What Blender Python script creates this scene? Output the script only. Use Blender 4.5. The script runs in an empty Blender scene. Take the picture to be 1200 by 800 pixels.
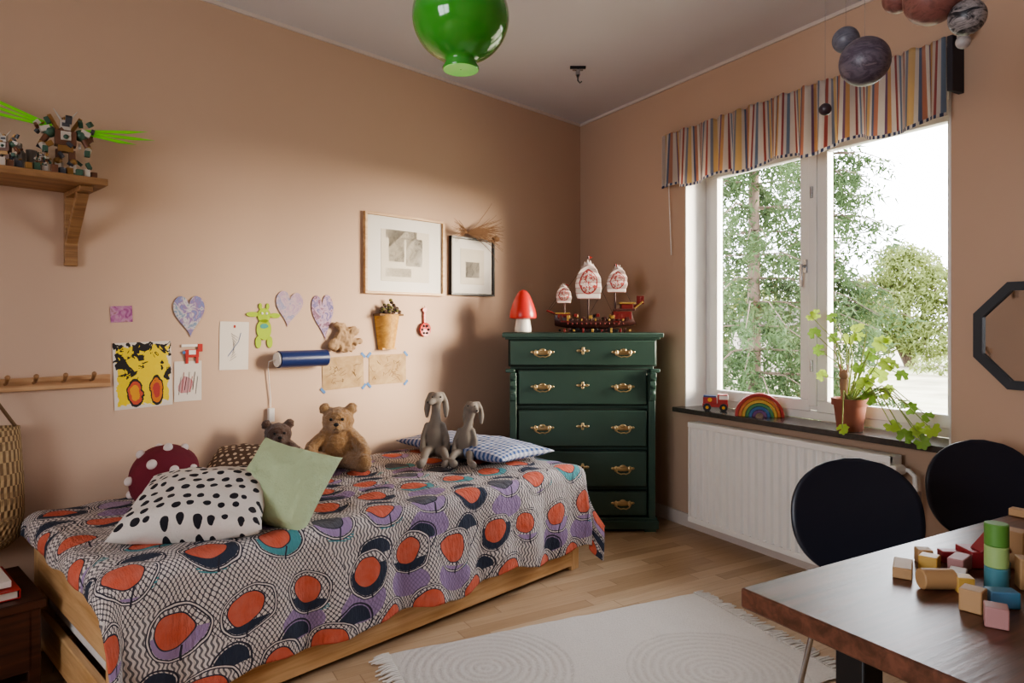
import bpy, bmesh, math, random
from mathutils import Matrix, Vector, Euler, noise
random.seed(7)
sc=bpy.context.scene
pi=math.pi
def hx(h):
    h=h.lstrip('#'); o=[]
    for i in (0,2,4):
        c=int(h[i:i+2],16)/255; o.append(c/12.92 if c<=.04045 else ((c+.055)/1.055)**2.4)
    return tuple(o)
# ---------------------------------------------------------------- node DSL
class V:
    def __init__(s,g,k): s.g=g; s.k=k
    def __add__(s,o): return s.g.m('ADD',s,o)
    __radd__=__add__
    def __sub__(s,o): return s.g.m('SUBTRACT',s,o)
    def __rsub__(s,o): return s.g.m('SUBTRACT',o,s)
    def __mul__(s,o): return s.g.m('MULTIPLY',s,o)
    __rmul__=__mul__
    def __truediv__(s,o): return s.g.m('DIVIDE',s,o)
    def __lt__(s,o): return s.g.m('LESS_THAN',s,o)
    def __gt__(s,o): return s.g.m('GREATER_THAN',s,o)
class G:
    def __init__(g,nt): g.nt=nt; g._tc=None
    def put(g,sock,v):
        if isinstance(v,V): g.nt.links.new(v.k,sock)
        elif isinstance(v,(tuple,list)):
            v=tuple(v)
            try: sock.default_value=v if len(v)==len(sock.default_value) else v+(1,)
            except Exception: sock.default_value=v[:3]
        else: sock.default_value=v
    def m(g,op,a,b=None,c=None):
        n=g.nt.nodes.new('ShaderNodeMath'); n.operation=op
        g.put(n.inputs[0],a)
        if b is not None: g.put(n.inputs[1],b)
        if c is not None: g.put(n.inputs[2],c)
        return V(g,n.outputs[0])
    def fr(g,a): return g.m('FRACT',a)
    def fl(g,a): return g.m('FLOOR',a)
    def ab(g,a): return g.m('ABSOLUTE',a)
    def sin(g,a): return g.m('SINE',a)
    def mx(g,a,b): return g.m('MAXIMUM',a,b)
    def ln(g,x,y): return g.m('SQRT',x*x+y*y)
    def mix(g,f,a,b):
        n=g.nt.nodes.new('ShaderNodeMix'); n.data_type='RGBA'
        g.put(n.inputs[0],f); g.put(n.inputs[6],a); g.put(n.inputs[7],b)
        return V(g,n.outputs[2])
    def tc(g,k):
        if g._tc is None: g._tc=g.nt.nodes.new('ShaderNodeTexCoord')
        return V(g,g._tc.outputs[k])
    def xyz(g,v):
        n=g.nt.nodes.new('ShaderNodeSeparateXYZ'); g.put(n.inputs[0],v)
        return [V(g,o) for o in n.outputs]
    def comb(g,x,y,z=0.0):
        n=g.nt.nodes.new('ShaderNodeCombineXYZ')
        for i,q in enumerate((x,y,z)): g.put(n.inputs[i],q)
        return V(g,n.outputs[0])
    def uv(g): return g.xyz(g.tc('UV'))[:2]
    def mp(g,v,s=(1,1,1),r=(0,0,0)):
        n=g.nt.nodes.new('ShaderNodeMapping'); g.put(n.inputs[0],v)
        n.inputs['Scale'].default_value=s; n.inputs['Rotation'].default_value=r
        return V(g,n.outputs[0])
    def noise(g,v,s=5,d=3,r=.5,dist=0):
        n=g.nt.nodes.new('ShaderNodeTexNoise'); g.put(n.inputs['Vector'],v)
        n.inputs['Scale'].default_value=s; n.inputs['Detail'].default_value=d
        n.inputs['Roughness'].default_value=r; n.inputs['Distortion'].default_value=dist
        return V(g,n.outputs[0])
    def hash(g,x,y):
        n=g.nt.nodes.new('ShaderNodeTexWhiteNoise'); n.noise_dimensions='2D'
        g.put(n.inputs['Vector'],g.comb(x,y)); return V(g,n.outputs['Value'])
    def ramp(g,f,stops,const=False):
        n=g.nt.nodes.new('ShaderNodeValToRGB'); cr=n.color_ramp
        cr.interpolation='CONSTANT' if const else 'LINEAR'
        while len(cr.elements)<len(stops): cr.elements.new(1.0)
        for e,(p,c) in zip(cr.elements,stops): e.position=p
        for e,(p,c) in zip(cr.elements,stops): e.color=tuple(c)+(1,)
        g.put(n.inputs[0],f); return V(g,n.outputs[0])
def mat(name,col=(.5,.5,.5),rough=.6,metal=0,fn=None,bump=None,bs=.4,bd=.01,vs=6,var=.10,**kw):
    m=bpy.data.materials.new(name); m.use_nodes=True; nt=m.node_tree
    b=nt.nodes['Principled BSDF']; g=G(nt)
    if isinstance(col,str): col=hx(col)
    if fn is None:
        f=g.noise(g.tc('Object'),vs,3)
        c=g.mix(f,tuple(max(0,x*(1-var)) for x in col),tuple(min(1,x*(1+var)) for x in col))
    else: c=fn(g)
    g.put(b.inputs['Base Color'],c)
    b.inputs['Roughness'].default_value=rough; b.inputs['Metallic'].default_value=metal
    for k,v in kw.items(): g.put(b.inputs[k.replace('_',' ')],v)
    if bump:
        bn=nt.nodes.new('ShaderNodeBump'); bn.inputs['Strength'].default_value=bs; bn.inputs['Distance'].default_value=bd
        g.put(bn.inputs['Height'],bump(g)); nt.links.new(bn.outputs[0],b.inputs['Normal'])
    return m
def translucent(m,f):
    nt=m.node_tree; pb=nt.nodes['Principled BSDF']; tr=nt.nodes.new('ShaderNodeBsdfTranslucent'); ms=nt.nodes.new('ShaderNodeMixShader'); ms.inputs[0].default_value=f
    nt.links.new(pb.inputs['Base Color'].links[0].from_socket,tr.inputs[0]); nt.links.new(pb.outputs[0],ms.inputs[1]); nt.links.new(tr.outputs[0],ms.inputs[2]); nt.links.new(ms.outputs[0],nt.nodes['Material Output'].inputs[0])
def wood(name,c1,c2,axis=0,rough=.45,sc_=3.0,**kw):
    c1,c2=hx(c1),hx(c2)
    s=[14,14,14]; s[axis]=.9
    def fn(g):
        v=g.mp(g.tc('Object'),tuple(s))
        a=g.noise(v,sc_,4,.6,.6); b=g.noise(g.tc('Object'),2.5,2)
        f=(a-.5)*2.2+.5+(b-.5)*.8
        return g.ramp(f,[(.15,c1),(.85,c2)])
    return mat(name,rough=rough,fn=fn,bump=lambda g:g.noise(g.mp(g.tc('Object'),tuple(s)),sc_*3,3),bs=.08,bd=.004,**kw)
# ---------------------------------------------------------------- mesh builder
class B:
    def __init__(s): s.bm=bmesh.new(); s.uvl=s.bm.loops.layers.uv.new('UVMap'); s.mats=[]
    def mi(s,m):
        if m not in s.mats: s.mats.append(m)
        return s.mats.index(m)
    def add(s,vs,fs,m,M=None,smooth=True,uvs=None):
        i=s.mi(m); bv=[]
        for v in vs:
            v=Vector(v)
            if M is not None: v=M@v
            bv.append(s.bm.verts.new(v))
        for f in fs:
            if len(set(f))<3: continue
            try: fc=s.bm.faces.new([bv[k] for k in f])
            except ValueError: continue
            fc.material_index=i; fc.smooth=smooth
            if uvs is not None:
                for l,k in zip(fc.loops,f): l[s.uvl].uv=uvs[k]
        return s
    def box(s,c,sz,m,rot=None,M=None):
        x,y,z=[q/2 for q in sz]
        vs=[(-x,-y,-z),(x,-y,-z),(x,y,-z),(-x,y,-z),(-x,-y,z),(x,-y,z),(x,y,z),(-x,y,z)]
        fs=[(0,3,2,1),(4,5,6,7),(0,1,5,4),(1,2,6,5),(2,3,7,6),(3,0,4,7)]
        T=Matrix.Translation(c)
        if rot: T=T@Euler(rot).to_matrix().to_4x4()
        if M is not None: T=M@T
        return s.add(vs,fs,m,T,False)
    def grid(s,fn,nu,nv,m,M=None,us=1,vs_=1,cu=False,smooth=True):
        P=[];U=[];Fc=[]
        for i in range(nu+1):
            for j in range(nv+1):
                P.append(fn(i/nu,j/nv)); U.append((i/nu*us,j/nv*vs_))
        for i in range(nu):
            for j in range(nv):
                a=i*(nv+1)+j; Fc.append((a,a+nv+1,a+nv+2,a+1))
        return s.add(P,Fc,m,M,smooth,U)
    def tube(s,path,r,m,seg=8,M=None,cap=True):
        n=len(path); P=[Vector(p) for p in path]
        rr=r if isinstance(r,(list,tuple)) else [r]*n
        vs=[];fs=[];ref=None
        for i in range(n):
            t=(P[min(i+1,n-1)]-P[max(i-1,0)])
            if t.length<1e-9: t=Vector((0,0,1))
            t.normalize()
            if ref is None:
                ref=Vector((0,0,1)) if abs(t.z)<.9 else Vector((1,0,0))
            x=(ref-t*ref.dot(t))
            if x.length<1e-6: x=t.orthogonal()
            x.normalize(); ref=x; y=t.cross(x)
            for k in range(seg):
                a=2*pi*k/seg; vs.append(P[i]+(x*math.cos(a)+y*math.sin(a))*rr[i])
        for i in range(n-1):
            for k in range(seg):
                a=i*seg+k; b=i*seg+(k+1)%seg; fs.append((a,b,b+seg,a+seg))
        if cap:
            fs.append(tuple(range(seg))[::-1]); fs.append(tuple((n-1)*seg+k for k in range(seg)))
        return s.add(vs,fs,m,M)
    def cyl(s,p0,p1,r,m,r1=None,seg=20,M=None): return s.tube([p0,p1],[r,r if r1 is None else r1],m,seg,M)
    def lathe(s,prof,m,c=(0,0,0),seg=28,M=None,sx=1,sy=1):
        T=Matrix.Translation(c)
        if M is not None: T=M@T
        n=len(prof);vs=[];fs=[];U=[]
        for i,(r,z) in enumerate(prof):
            for k in range(seg):
                a=2*pi*k/seg; vs.append((r*math.cos(a)*sx,r*math.sin(a)*sy,z)); U.append((k/seg,i/n))
        for i in range(n-1):
            for k in range(seg):
                a=i*seg+k;b=i*seg+(k+1)%seg; fs.append((a,b,b+seg,a+seg))
        fs.append(tuple(range(seg))[::-1]); fs.append(tuple((n-1)*seg+k for k in range(seg)))
        return s.add(vs,fs,m,T,True,U)
    def sph(s,c,r,m,rot=None,seg=18,rings=12,M=None):
        if not isinstance(r,(tuple,list)): r=(r,r,r)
        T=Matrix.Translation(c)
        if rot: T=T@Euler(rot).to_matrix().to_4x4()
        T=T@Matrix.Diagonal((r[0],r[1],r[2],1))
        if M is not None: T=M@T
        t=bmesh.new(); bmesh.ops.create_uvsphere(t,u_segments=seg,v_segments=rings,radius=1)
        vs=[v.co.copy() for v in t.verts]; fs=[[v.index for v in f.verts] for f in t.faces]
        t.free(); return s.add(vs,fs,m,T)
    def prism(s,pts,h,m,M=None,smooth=False):
        n=len(pts); vs=[(p[0],p[1],0) for p in pts]+[(p[0],p[1],h) for p in pts]
        fs=[tuple(range(n))[::-1],tuple(range(n,2*n))]+[(i,(i+1)%n,n+(i+1)%n,n+i) for i in range(n)]
        return s.add(vs,fs,m,M,smooth)
    def done(s,name,M=None,bevel=0,sharp=38,parent=None,solid=0,subsurf=0,seg=2):
        bmesh.ops.recalc_face_normals(s.bm,faces=s.bm.faces) if not solid else None
        me=bpy.data.meshes.new(name); s.bm.to_mesh(me); s.bm.free()
        for m in s.mats: me.materials.append(m)
        me.set_sharp_from_angle(angle=math.radians(sharp))
        ob=bpy.data.objects.new(name,me); sc.collection.objects.link(ob)
        if parent is not None: ob.parent=parent
        if M is not None: ob.matrix_local=M
        if solid:
            q=ob.modifiers.new('solid','SOLIDIFY'); q.thickness=solid; q.offset=0
        if subsurf:
            q=ob.modifiers.new('sub','SUBSURF'); q.levels=subsurf; q.render_levels=subsurf
        if bevel:
            q=ob.modifiers.new('bev','BEVEL'); q.width=bevel; q.segments=seg; q.limit_method='ANGLE'; q.angle_limit=math.radians(40)
        return ob
def empty(name,M=None):
    e=bpy.data.objects.new(name,None); sc.collection.objects.link(e)
    if M is not None: e.matrix_world=M
    return e
def cols(X,Y,Z,O):
    return Matrix(((X[0],Y[0],Z[0],O[0]),(X[1],Y[1],Z[1],O[1]),(X[2],Y[2],Z[2],O[2]),(0,0,0,1)))
# ---------------------------------------------------------------- frames of the room
a=Vector((.2791,-.9603,0)); n=Vector((.9603,.2791,0)); UP=Vector((0,0,1))
F=Vector((-.8683,.4961,0)); R=Vector((.4961,.8683,0))
H=2.70
def LW(s,z,d=0.0): return cols(-a,UP,n,a*s+n*d+UP*z)      # X right, Y up, Z out of the left wall
def WW(x,z,d=0.0): return cols((1,0,0),UP,(0,-1,0),Vector((x,-d,z)))
BM=cols(a,n,UP,(0,0,0))                                   # s,d,z
# ---------------------------------------------------------------- camera
cd=bpy.data.cameras.new('camera'); cam=bpy.data.objects.new('camera',cd); sc.collection.objects.link(cam)
cd.lens=24; cd.sensor_width=36; cd.shift_y=-20/1200; cd.clip_end=500; cd.clip_start=.02
cam.location=(4.156,-2.960,1.215); cam.rotation_euler=(pi/2,0,math.radians(60.26)); sc.camera=cam
try:
    sc.view_settings.view_transform='AgX'; sc.view_settings.look='AgX - Medium High Contrast'
except Exception: pass
sc.view_settings.exposure=1.25
# ---------------------------------------------------------------- common materials
plaster=lambda g:g.noise(g.tc('Object'),60,4,.6)
m_wall=mat('wall_paint',rough=.88,fn=lambda g:g.mix(g.noise(g.tc('Object'),1.2,4),hx('#BEA28C'),hx('#C6AA95')),bump=plaster,bs=.06,bd=.003)
m_ceil=mat('ceiling_paint','#D2CFD3',.95,bump=plaster,bs=.04,bd=.002,var=.02,vs=1)
m_white=mat('white_gloss_paint','#E6E4E0',.35,var=.02)
m_trim=mat('trim_paint','#CFC3BB',.5,var=.03)
def floorfn(g):
    x,y,z=g.xyz(g.tc('Object'))
    w=.068; L=.62
    row=g.fl(x/w); off=g.hash(row,3.0)
    yy=y/L+off; col=g.fl(yy); h=g.hash(row,col)
    grain=g.noise(g.mp(g.tc('Object'),(30,2,1)),2.2,4,.6,.5)
    c=g.ramp(h*.75+(grain-.5)*.8+.12,[(0,hx('#A48868')),(.5,hx('#B89C7E')),(1,hx('#CAB294'))])
    ex=g.ab(g.fr(x/w)-.5)>.488; ey=g.ab(g.fr(yy)-.5)>.497
    return g.mix(g.mx(ex,ey)*.5,c,hx('#705038'))
m_floor=mat('oak_parquet',rough=.36,fn=floorfn,bump=lambda g:g.noise(g.mp(g.tc('Object'),(30,2,1)),3,3),bs=.05,bd=.003)
m_pine=wood('pine_wood','#BA8E5C','#D8B284',0,.42)
m_pineV=wood('pine_wood_v','#BA8E5C','#D8B284',2,.42)
m_lightwood=wood('light_wood','#A87C58','#C8A27A',0,.5)
m_brass=mat('brass','#C2AE86',.34,1.0)
m_black=mat('black_plastic','#17171A',.45)
m_chrome=mat('chrome','#B9BABF',.2,1.0)
m_paper=mat('paper','#D4CAC0',.85,var=.04)
m_soil=mat('soil','#3A2A20',.95,vs=40,var=.4)
m_twine=mat('twine','#6A5138',.9)
m_redp=mat('red_plastic','#B0342F',.35)
m_wpl=mat('white_plastic','#E0DAD4',.4)
# ---------------------------------------------------------------- room shell
WX1=5.9; YB=-5.2
sb=(-YB)/.9603
def wallbox(name,pts,z0,z1,m):
    b=B(); M=Matrix.Translation((0,0,z0)); b.prism(pts,z1-z0,m,M); return b.done(name)
A1=a*sb
wallbox('wall_left',[(0,0),(A1.x,A1.y),((A1-n*.25).x,(A1-n*.25).y),(-n*.25).xy+Vector((-.05,.15))],0,H,m_wall)
OX0,OX1,OZ0,OZ1=1.09,2.615,.69,2.20; WT=.27
b=B()
for x0,x1,z0,z1 in ((-.35,OX0,0,H),(OX1,WX1+.2,0,H),(OX0,OX1,0,OZ0),(OX0,OX1,OZ1,H)):
    b.box(((x0+x1)/2,WT/2,(z0+z1)/2),(x1-x0,WT,z1-z0),m_wall)
b.done('wall_right')
b=B(); bx0,bx1,bz0,bz1=3.0,4.8,.85,2.25  # unseen opening, added so sky light fills the room from behind
for x0,x1,z0,z1 in ((A1.x-.3,bx0,0,H),(bx1,WX1+.2,0,H),(bx0,bx1,0,bz0),(bx0,bx1,bz1,H)):
    b.box(((x0+x1)/2,YB-.1,(z0+z1)/2),(x1-x0,.2,z1-z0),m_wall)
b.done('wall_back')
b=B(); b.box((WX1+.1,YB/2,H/2),(.2,-YB,H),m_wall); b.done('wall_near')
b=B(); b.prism([(-.3,.27),(WX1+.2,.27),(WX1+.2,YB-.2),(A1.x-.3,YB-.2)],.1,m_floor,Matrix.Translation((0,0,-.1))); b.done('floor')
b=B(); b.prism([(-.3,.27),(WX1+.2,.27),(WX1+.2,YB-.2),(A1.x-.3,YB-.2)],.1,m_ceil,Matrix.Translation((0,0,H))); b.done('ceiling')
b=B(); b.box((sb/2,.006,H-.009),(sb,.012,.018),m_trim); b.done('trim_1',BM)
b=B(); b.box((WX1/2,-.006,H-.009),(WX1,.012,.018),m_trim); b.done('trim_2')
b=B(); b.box((sb/2,.008,.04),(sb,.016,.08),m_trim); b.done('baseboard_left',BM,.003)
b=B(); b.box((WX1/2,-.008,.04),(WX1,.016,.08),m_trim); b.done('baseboard_right',None,.003)
# ---------------------------------------------------------------- window
def glassmat():
    m=bpy.data.materials.new('window_glass'); m.use_nodes=True; nt=m.node_tree; nt.nodes.clear()
    o=nt.nodes.new('ShaderNodeOutputMaterial'); mx=nt.nodes.new('ShaderNodeMixShader'); t=nt.nodes.new('ShaderNodeBsdfTransparent'); gl=nt.nodes.new('ShaderNodeBsdfGlossy'); fr=nt.nodes.new('ShaderNodeFresnel')
    gl.inputs['Roughness'].default_value=.02; fr.inputs[0].default_value=1.2
    nt.links.new(fr.outputs[0],mx.inputs[0]); nt.links.new(t.outputs[0],mx.inputs[1]); nt.links.new(gl.outputs[0],mx.inputs[2]); nt.links.new(mx.outputs[0],o.inputs[0]); return m
m_glass=glassmat()
def frame(b,x0,x1,z0,z1,y,t,w,m):
    b.box(((x0+x1)/2,y,z0+w/2),(x1-x0,t,w),m); b.box(((x0+x1)/2,y,z1-w/2),(x1-x0,t,w),m)
    b.box((x0+w/2,y,(z0+z1)/2),(w,t,z1-z0-2*w),m); b.box((x1-w/2,y,(z0+z1)/2),(w,t,z1-z0-2*w),m)
W1=empty('window_1')
b=B(); frame(b,OX0,OX1,OZ0+.03,OZ1,.21,.09,.045,m_white)
xc=(OX0+OX1)/2; b.box((xc,.21,(OZ0+OZ1)/2+.02),(.05,.09,OZ1-OZ0-.12),m_white)
frame(b,OX0+.04,xc-.02,OZ0+.07,OZ1-.04,.185,.05,.06,m_white)
frame(b,xc+.02,OX1-.04,OZ0+.07,OZ1-.04,.185,.05,.06,m_white)
b.box((xc,.155,(OZ0+OZ1)/2+.02),(.045,.014,OZ1-OZ0-.16),m_white)
b.done('window_frame',None,.004,parent=W1)
b=B(); b.box((xc,.19,(OZ0+OZ1)/2),(OX1-OX0-.1,.004,OZ1-OZ0-.15),m_glass); b.done('window_pane',None,parent=W1)
b=B()
for z in (1.52,):
    b.box((xc-.045,.155,z),(.022,.012,.07),m_chrome); b.cyl((xc-.045,.15,z),(xc-.045,.125,z),.008,m_chrome); b.box((xc-.045,.12,z-.05),(.016,.01,.12),m_chrome)
for z in (1.0,1.9): b.cyl((xc-.0,.145,z-.03),(xc,.145,z+.03),.008,m_chrome)
b.done('window_handle',None,.002,parent=W1)
b=B()
b.box((OX0+.004,.08,(OZ0+OZ1)/2),(.008,.165,OZ1-OZ0),m_white); b.box((OX1-.004,.08,(OZ0+OZ1)/2),(.008,.165,OZ1-OZ0),m_white); b.box((xc,.08,OZ1-.004),(OX1-OX0,.165,.008),m_white)
b.done('window_reveal',None,parent=W1)
W2=empty('fill_window'); b=B(); frame(b,bx0,bx1,bz0,bz1,YB-.1,.08,.06,m_white); b.box(((bx0+bx1)/2,YB-.1,(bz0+bz1)/2),(.07,.08,bz1-bz0),m_white); b.done('fill_window_frame',None,.004,parent=W2)  # frame of the added window behind the camera, there for fill light
m_stone=mat('dark_stone',rough=.22,fn=lambda g:g.mix(g.noise(g.tc('Object'),25,4,.7),hx('#2B2826'),hx('#57504A')))
b=B(); b.box((xc,.045,.705),(OX1-OX0+.06,.25,.028),m_stone)
sill=b.done('window_sill',None,.004)
# ---------------------------------------------------------------- valance
pal=[('#DED4CC',2),('#BC7268',.9),('#DED4CC',1),('#9A9EAC',1),('#DDC496',2),('#DED4CC',1),('#7C849C',.9),('#CC9C86',1.4),('#E0D8D0',2),('#957890',.8),('#D4B084',1.2),('#DED4CC',1.6),('#AE6A68',.8),('#D6CECA',1),('#8E9AAC',1.1)]
def valfn(g):
    u,v=g.uv(); f=g.fr(u*9.0+.013)
    tot=sum(p[1] for p in pal); st=[];acc=0
    for c,w in pal: st.append((acc/tot,hx(c))); acc+=w
    c=g.ramp(f,st,True)
    chk=g.fr(u*110.0)>.5
    hem=g.mix(chk,hx('#5C6484'),hx('#DCD4CC'))
    return g.mix(v>.955,c,hem)
m_val=mat('striped_fabric',rough=.9,fn=valfn,bump=lambda g:g.noise(g.tc('UV'),400,2),bs=.1,bd=.001)
translucent(m_val,.5)
def vf(u,v):
    x=.955+u*1.675
    amp=.013+.018*v
    ph=u*2*pi*13+1.4*math.sin(u*19)
    y=-.070+amp*math.sin(ph)+.005*math.sin(u*150)*(1-v)
    zb=2.043+.016*math.sin(u*17*pi/2+.4)+.010*math.sin(ph)
    ztop=2.372
    z=ztop+(zb-ztop)*v
    if v<.06: z+=.004*math.sin(u*260)
    return (x+.004*math.cos(ph),y,z)
VR=empty('window_valance')
b=B(); b.grid(vf,520,16,m_val); val=b.done('valance_fabric',None,solid=.0015,parent=VR)
b=B(); b.cyl((.95,-.03,2.355),(2.66,-.03,2.355),.009,m_white)
m_dk=mat('dark_bracket','#2F2C35',.6)
b.box((2.655,-.045,2.26),(.022,.085,.22),m_dk); b.cyl((2.69,-.06,2.36),(2.72,-.10,2.37),.022,m_wpl); b.cyl((2.66,-.05,2.355),(2.70,-.07,2.36),.01,m_dk)
b.box((.96,-.020,2.34),(.02,.04,.05),m_dk); b.tube([(.975,-.03,2.35),(.98,-.03,2.0),(1.0,-.03,1.64)],.0035,m_wpl,6); b.done('rail_and_cord',None,.002,parent=VR)
# ---------------------------------------------------------------- radiator
b=B(); rx0,rx1,rz0,rz1=1.25,2.44,.085,.655
N=24
pts=[]
for i in range(N):
    w=(rx1-rx0-.03)/N; x=rx0+.015+i*w
    pts+= [(x,-.121),(x+w*.16,-.139),(x+w*.62,-.139),(x+w*.78,-.121)]
pts+=[(rx1-.015,-.121)]
V_=[(p[0],p[1],z) for p in pts for z in (rz0+.03,rz1-.03)]
Fz=[(2*i,2*i+2,2*i+3,2*i+1) for i in range(len(pts)-1)]
b.add(V_,Fz,m_white,smooth=False)
b.box(((rx0+rx1)/2,-.085,(rz0+rz1)/2),(rx1-rx0,.07,rz1-rz0),m_white)
b.box(((rx0+rx1)/2,-.127,rz1-.015),(rx1-rx0,.022,.03),m_white); b.box(((rx0+rx1)/2,-.127,rz0+.015),(rx1-rx0,.022,.03),m_white)
b.box((rx0+.007,-.125,(rz0+rz1)/2),(.014,.02,rz1-rz0),m_white); b.box((rx1-.007,-.125,(rz0+rz1)/2),(.014,.02,rz1-rz0),m_white)
for x in (rx0+.2,rx1-.2): b.box((x,-.027,.4),(.03,.05,.4),m_white)
b.tube([(rx1,-.085,.60),(rx1+.05,-.085,.60),(rx1+.075,-.085,.58),(rx1+.08,-.085,.5),(rx1+.08,-.085,.0)],.010,m_white,10)
b.tube([(rx1,-.085,.13),(rx1+.03,-.085,.13),(rx1+.04,-.085,.10),(rx1+.04,-.085,.0)],.009,m_white,10)
b.cyl((rx1+.02,-.085,.60),(rx1+.02,-.16,.60),.022,m_wpl); b.box((rx1+.08,-.085,.5),(.03,.03,.04),m_chrome)
b.done('radiator',None,.003)
# ---------------------------------------------------------------- dresser
m_green=mat('dresser_green_paint','#364E45',.40,var=.10,bump=lambda g:g.noise(g.tc('Object'),18,4),bs=.06,bd=.004)
m_groove=mat('dresser_gap','#1A2822',.8)
DO=(.888,-.618,0); D=empty('chest_of_drawers',cols(R,F,UP,DO)); w=.855; dp=.395
DW=cols(R,F,UP,DO)
b=B()
b.box((0,dp/2+.012,.60),(w-.01,dp-.024,1.10),m_green)
b.box((0,dp/2-.012,1.152),(w+.085,dp+.045,.026),m_green); b.box((0,dp/2-.008,1.134),(w+.05,dp+.03,.014),m_green)
b.box((0,dp/2-.01,.045),(w+.035,dp+.02,.05),m_green); b.box((0,dp/2-.004,.078),(w+.02,dp+.01,.018),m_green)
for sx in (-1,1):
    b.box((sx*(w/2-.03),.03,.02),(.07,.07,.04),m_green); b.box((sx*(w/2-.03),dp-.05,.02),(.07,.07,.04),m_green)
    b.box((sx*(w/2-.022),.0,.50),(.04,.03,.84),m_green)
    b.box((sx*(w/2-.005),-.004,.945),(.055,.05,.02),m_green)
    pr=[(0,0),(.045,0),(.045,-.03),(.03,-.05),(.038,-.075),(.022,-.10),(.026,-.13),(.012,-.165),(0,-.17)]
    b.prism(pr,.036,m_green,cols((0,-1,0),(0,0,1),(-1,0,0),(sx*(w/2-.022)+.018,-.01,.935)))
    for q in range(3): b.sph((sx*(w/2-.022),-.045+.008*q,.905-.045*q),(.018,.010,.016),m_green)
b.done('carcass',None,.004,parent=D)
rowz=[(1.125,.975),(.950,.745),(.715,.500),(.475,.265),(.240,.095)]
b=B(); bh=B()
for i,(z1,z0) in enumerate(rowz):
    ww=w-.0 if i==0 else w-.10; y=-.018 if i==0 else 0.0
    zc=(z0+z1)/2; hh=z1-z0
    b.box((0,y+.012,zc),(ww+.012,.01,hh+.012),m_groove); b.box((0,y+.004,zc),(ww-.006,.03,hh-.006),m_green)
    yf=y-.012
    for sx in (-1,1):
        x=sx*.235
        bh.sph((x-.04,yf,zc),(.012,.006,.018),m_brass); bh.sph((x+.04,yf,zc),(.012,.006,.018),m_brass)
        bh.sph((x,yf+.002,zc+.002),(.05,.004,.016),m_brass,seg=12,rings=8); bh.sph((x,yf,zc+.015),(.018,.005,.010),m_brass)
        bh.tube([(x-.042,yf-.008,zc),(x-.036,yf-.02,zc-.016),(x-.015,yf-.026,zc-.024),(x,yf-.027,zc-.021),(x+.015,yf-.026,zc-.024),(x+.036,yf-.02,zc-.016),(x+.042,yf-.008,zc)],.0038,m_brass,8)
        bh.sph((x-.058,yf+.002,zc+.004),(.012,.004,.008),m_brass); bh.sph((x+.058,yf+.002,zc+.004),(.012,.004,.008),m_brass)
    zk=zc+.012
    bh.sph((0,yf,zk),(.013,.005,.013),m_brass); bh.sph((-.024,yf+.001,zk),(.015,.004,.008),m_brass); bh.sph((.024,yf+.001,zk),(.015,.004,.008),m_brass); bh.sph((0,yf+.001,zk+.013),(.009,.004,.009),m_brass); bh.sph((0,yf+.001,zk-.014),(.009,.004,.009),m_brass)
    bh.sph((0,yf-.005,zk),(.004,.002,.006),m_black)
b.done('drawer_fronts',None,.005,parent=D); bh.done('handles',None,parent=D)
TOPZ=1.165
def DL(x,y,z=0): return DW@Matrix.Translation((x,y,z))
m_redshell=mat('red_lamp_shell','#B83432',.3,Emission_Color=(.9,.08,.05),Emission_Strength=.03)
b=B()
b.lathe([(.034,0),(.05,.005),(.052,.02),(.045,.06),(.04,.10),(.001,.105)],m_wpl)
b.lathe([(.001,.085),(.06,.083),(.080,.088),(.083,.10),(.078,.13),(.066,.17),(.050,.21),(.036,.238),(.02,.255),(.001,.262)],m_redshell)
b.done('mushroom_night_lamp',DL(-.345,.17,TOPZ),sharp=60)
# toy ship
m_hull=mat('toy_ship_brown','#4A2A26',.35,vs=60,var=.4); m_hull2=mat('toy_ship_red','#6E2322',.35,vs=50,var=.3); m_gold=mat('toy_gold','#A8884A',.35,.3)
def sailfn(g):
    u,v=g.uv(); r=g.ln(u-.5,(v-.45)*1.1)
    nz=g.noise(g.tc('UV'),9,3,.6,1.5)
    pat=(nz>.52)*(r<.33); ring=(g.ab(r-.34)<.022); strp=g.fr(v*7)<.16
    return g.mix(g.mx(g.mx(pat,ring),strp*.6),hx('#D8CBC5'),hx('#A03636'))
m_sail=mat('toy_sail',rough=.6,fn=sailfn)
S=empty('toy_sailing_ship',DL(.085,.19,TOPZ))
b=B()
def hullf(u,v):
    x=-.235+u*.47
    wdt=.052*(math.sin(pi*min(1,max(0,.07+u*.9)))**.5)
    rise=.05*max(0,(u-.62)/.38)**1.4+.035*max(0,(.3-u)/.3)**1.5
    ang=(v-.5)*pi
    zt=.075+rise
    return (x+(.03*math.cos(ang)*(1 if u>.9 else 0)),wdt*math.sin(ang)*(1.0),zt-(zt-.022-rise*.55)*math.cos(ang)**.7 if abs(math.cos(ang))>1e-4 else zt)
b.grid(hullf,24,14,m_hull)
b.box((-.02,0,.068),(.36,.085,.01),m_hull2)
b.box((.175,0,.105),(.11,.085,.05),m_hull2); b.box((.19,0,.14),(.12,.1,.012),m_hull); b.box((.205,0,.16),(.07,.07,.03),m_hull2); b.box((.205,0,.18),(.095,.09,.01),m_gold)
b.box((-.18,0,.10),(.08,.07,.03),m_hull2); b.box((-.19,0,.118),(.09,.075,.008),m_gold)
b.box((0,0,.012),(.30,.06,.018),m_black); b.box((-.1,0,.03),(.02,.05,.03),m_black); b.box((.1,0,.03),(.02,.05,.03),m_black)
for k in range(13):
    x=-.16+k*.028; b.box((x,-.05,.078),(.010,.010,.012),m_gold if k%3==0 else m_hull); b.sph((x,-.048,.055),(.006,.006,.006),m_hull2,seg=8,rings=6)
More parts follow.
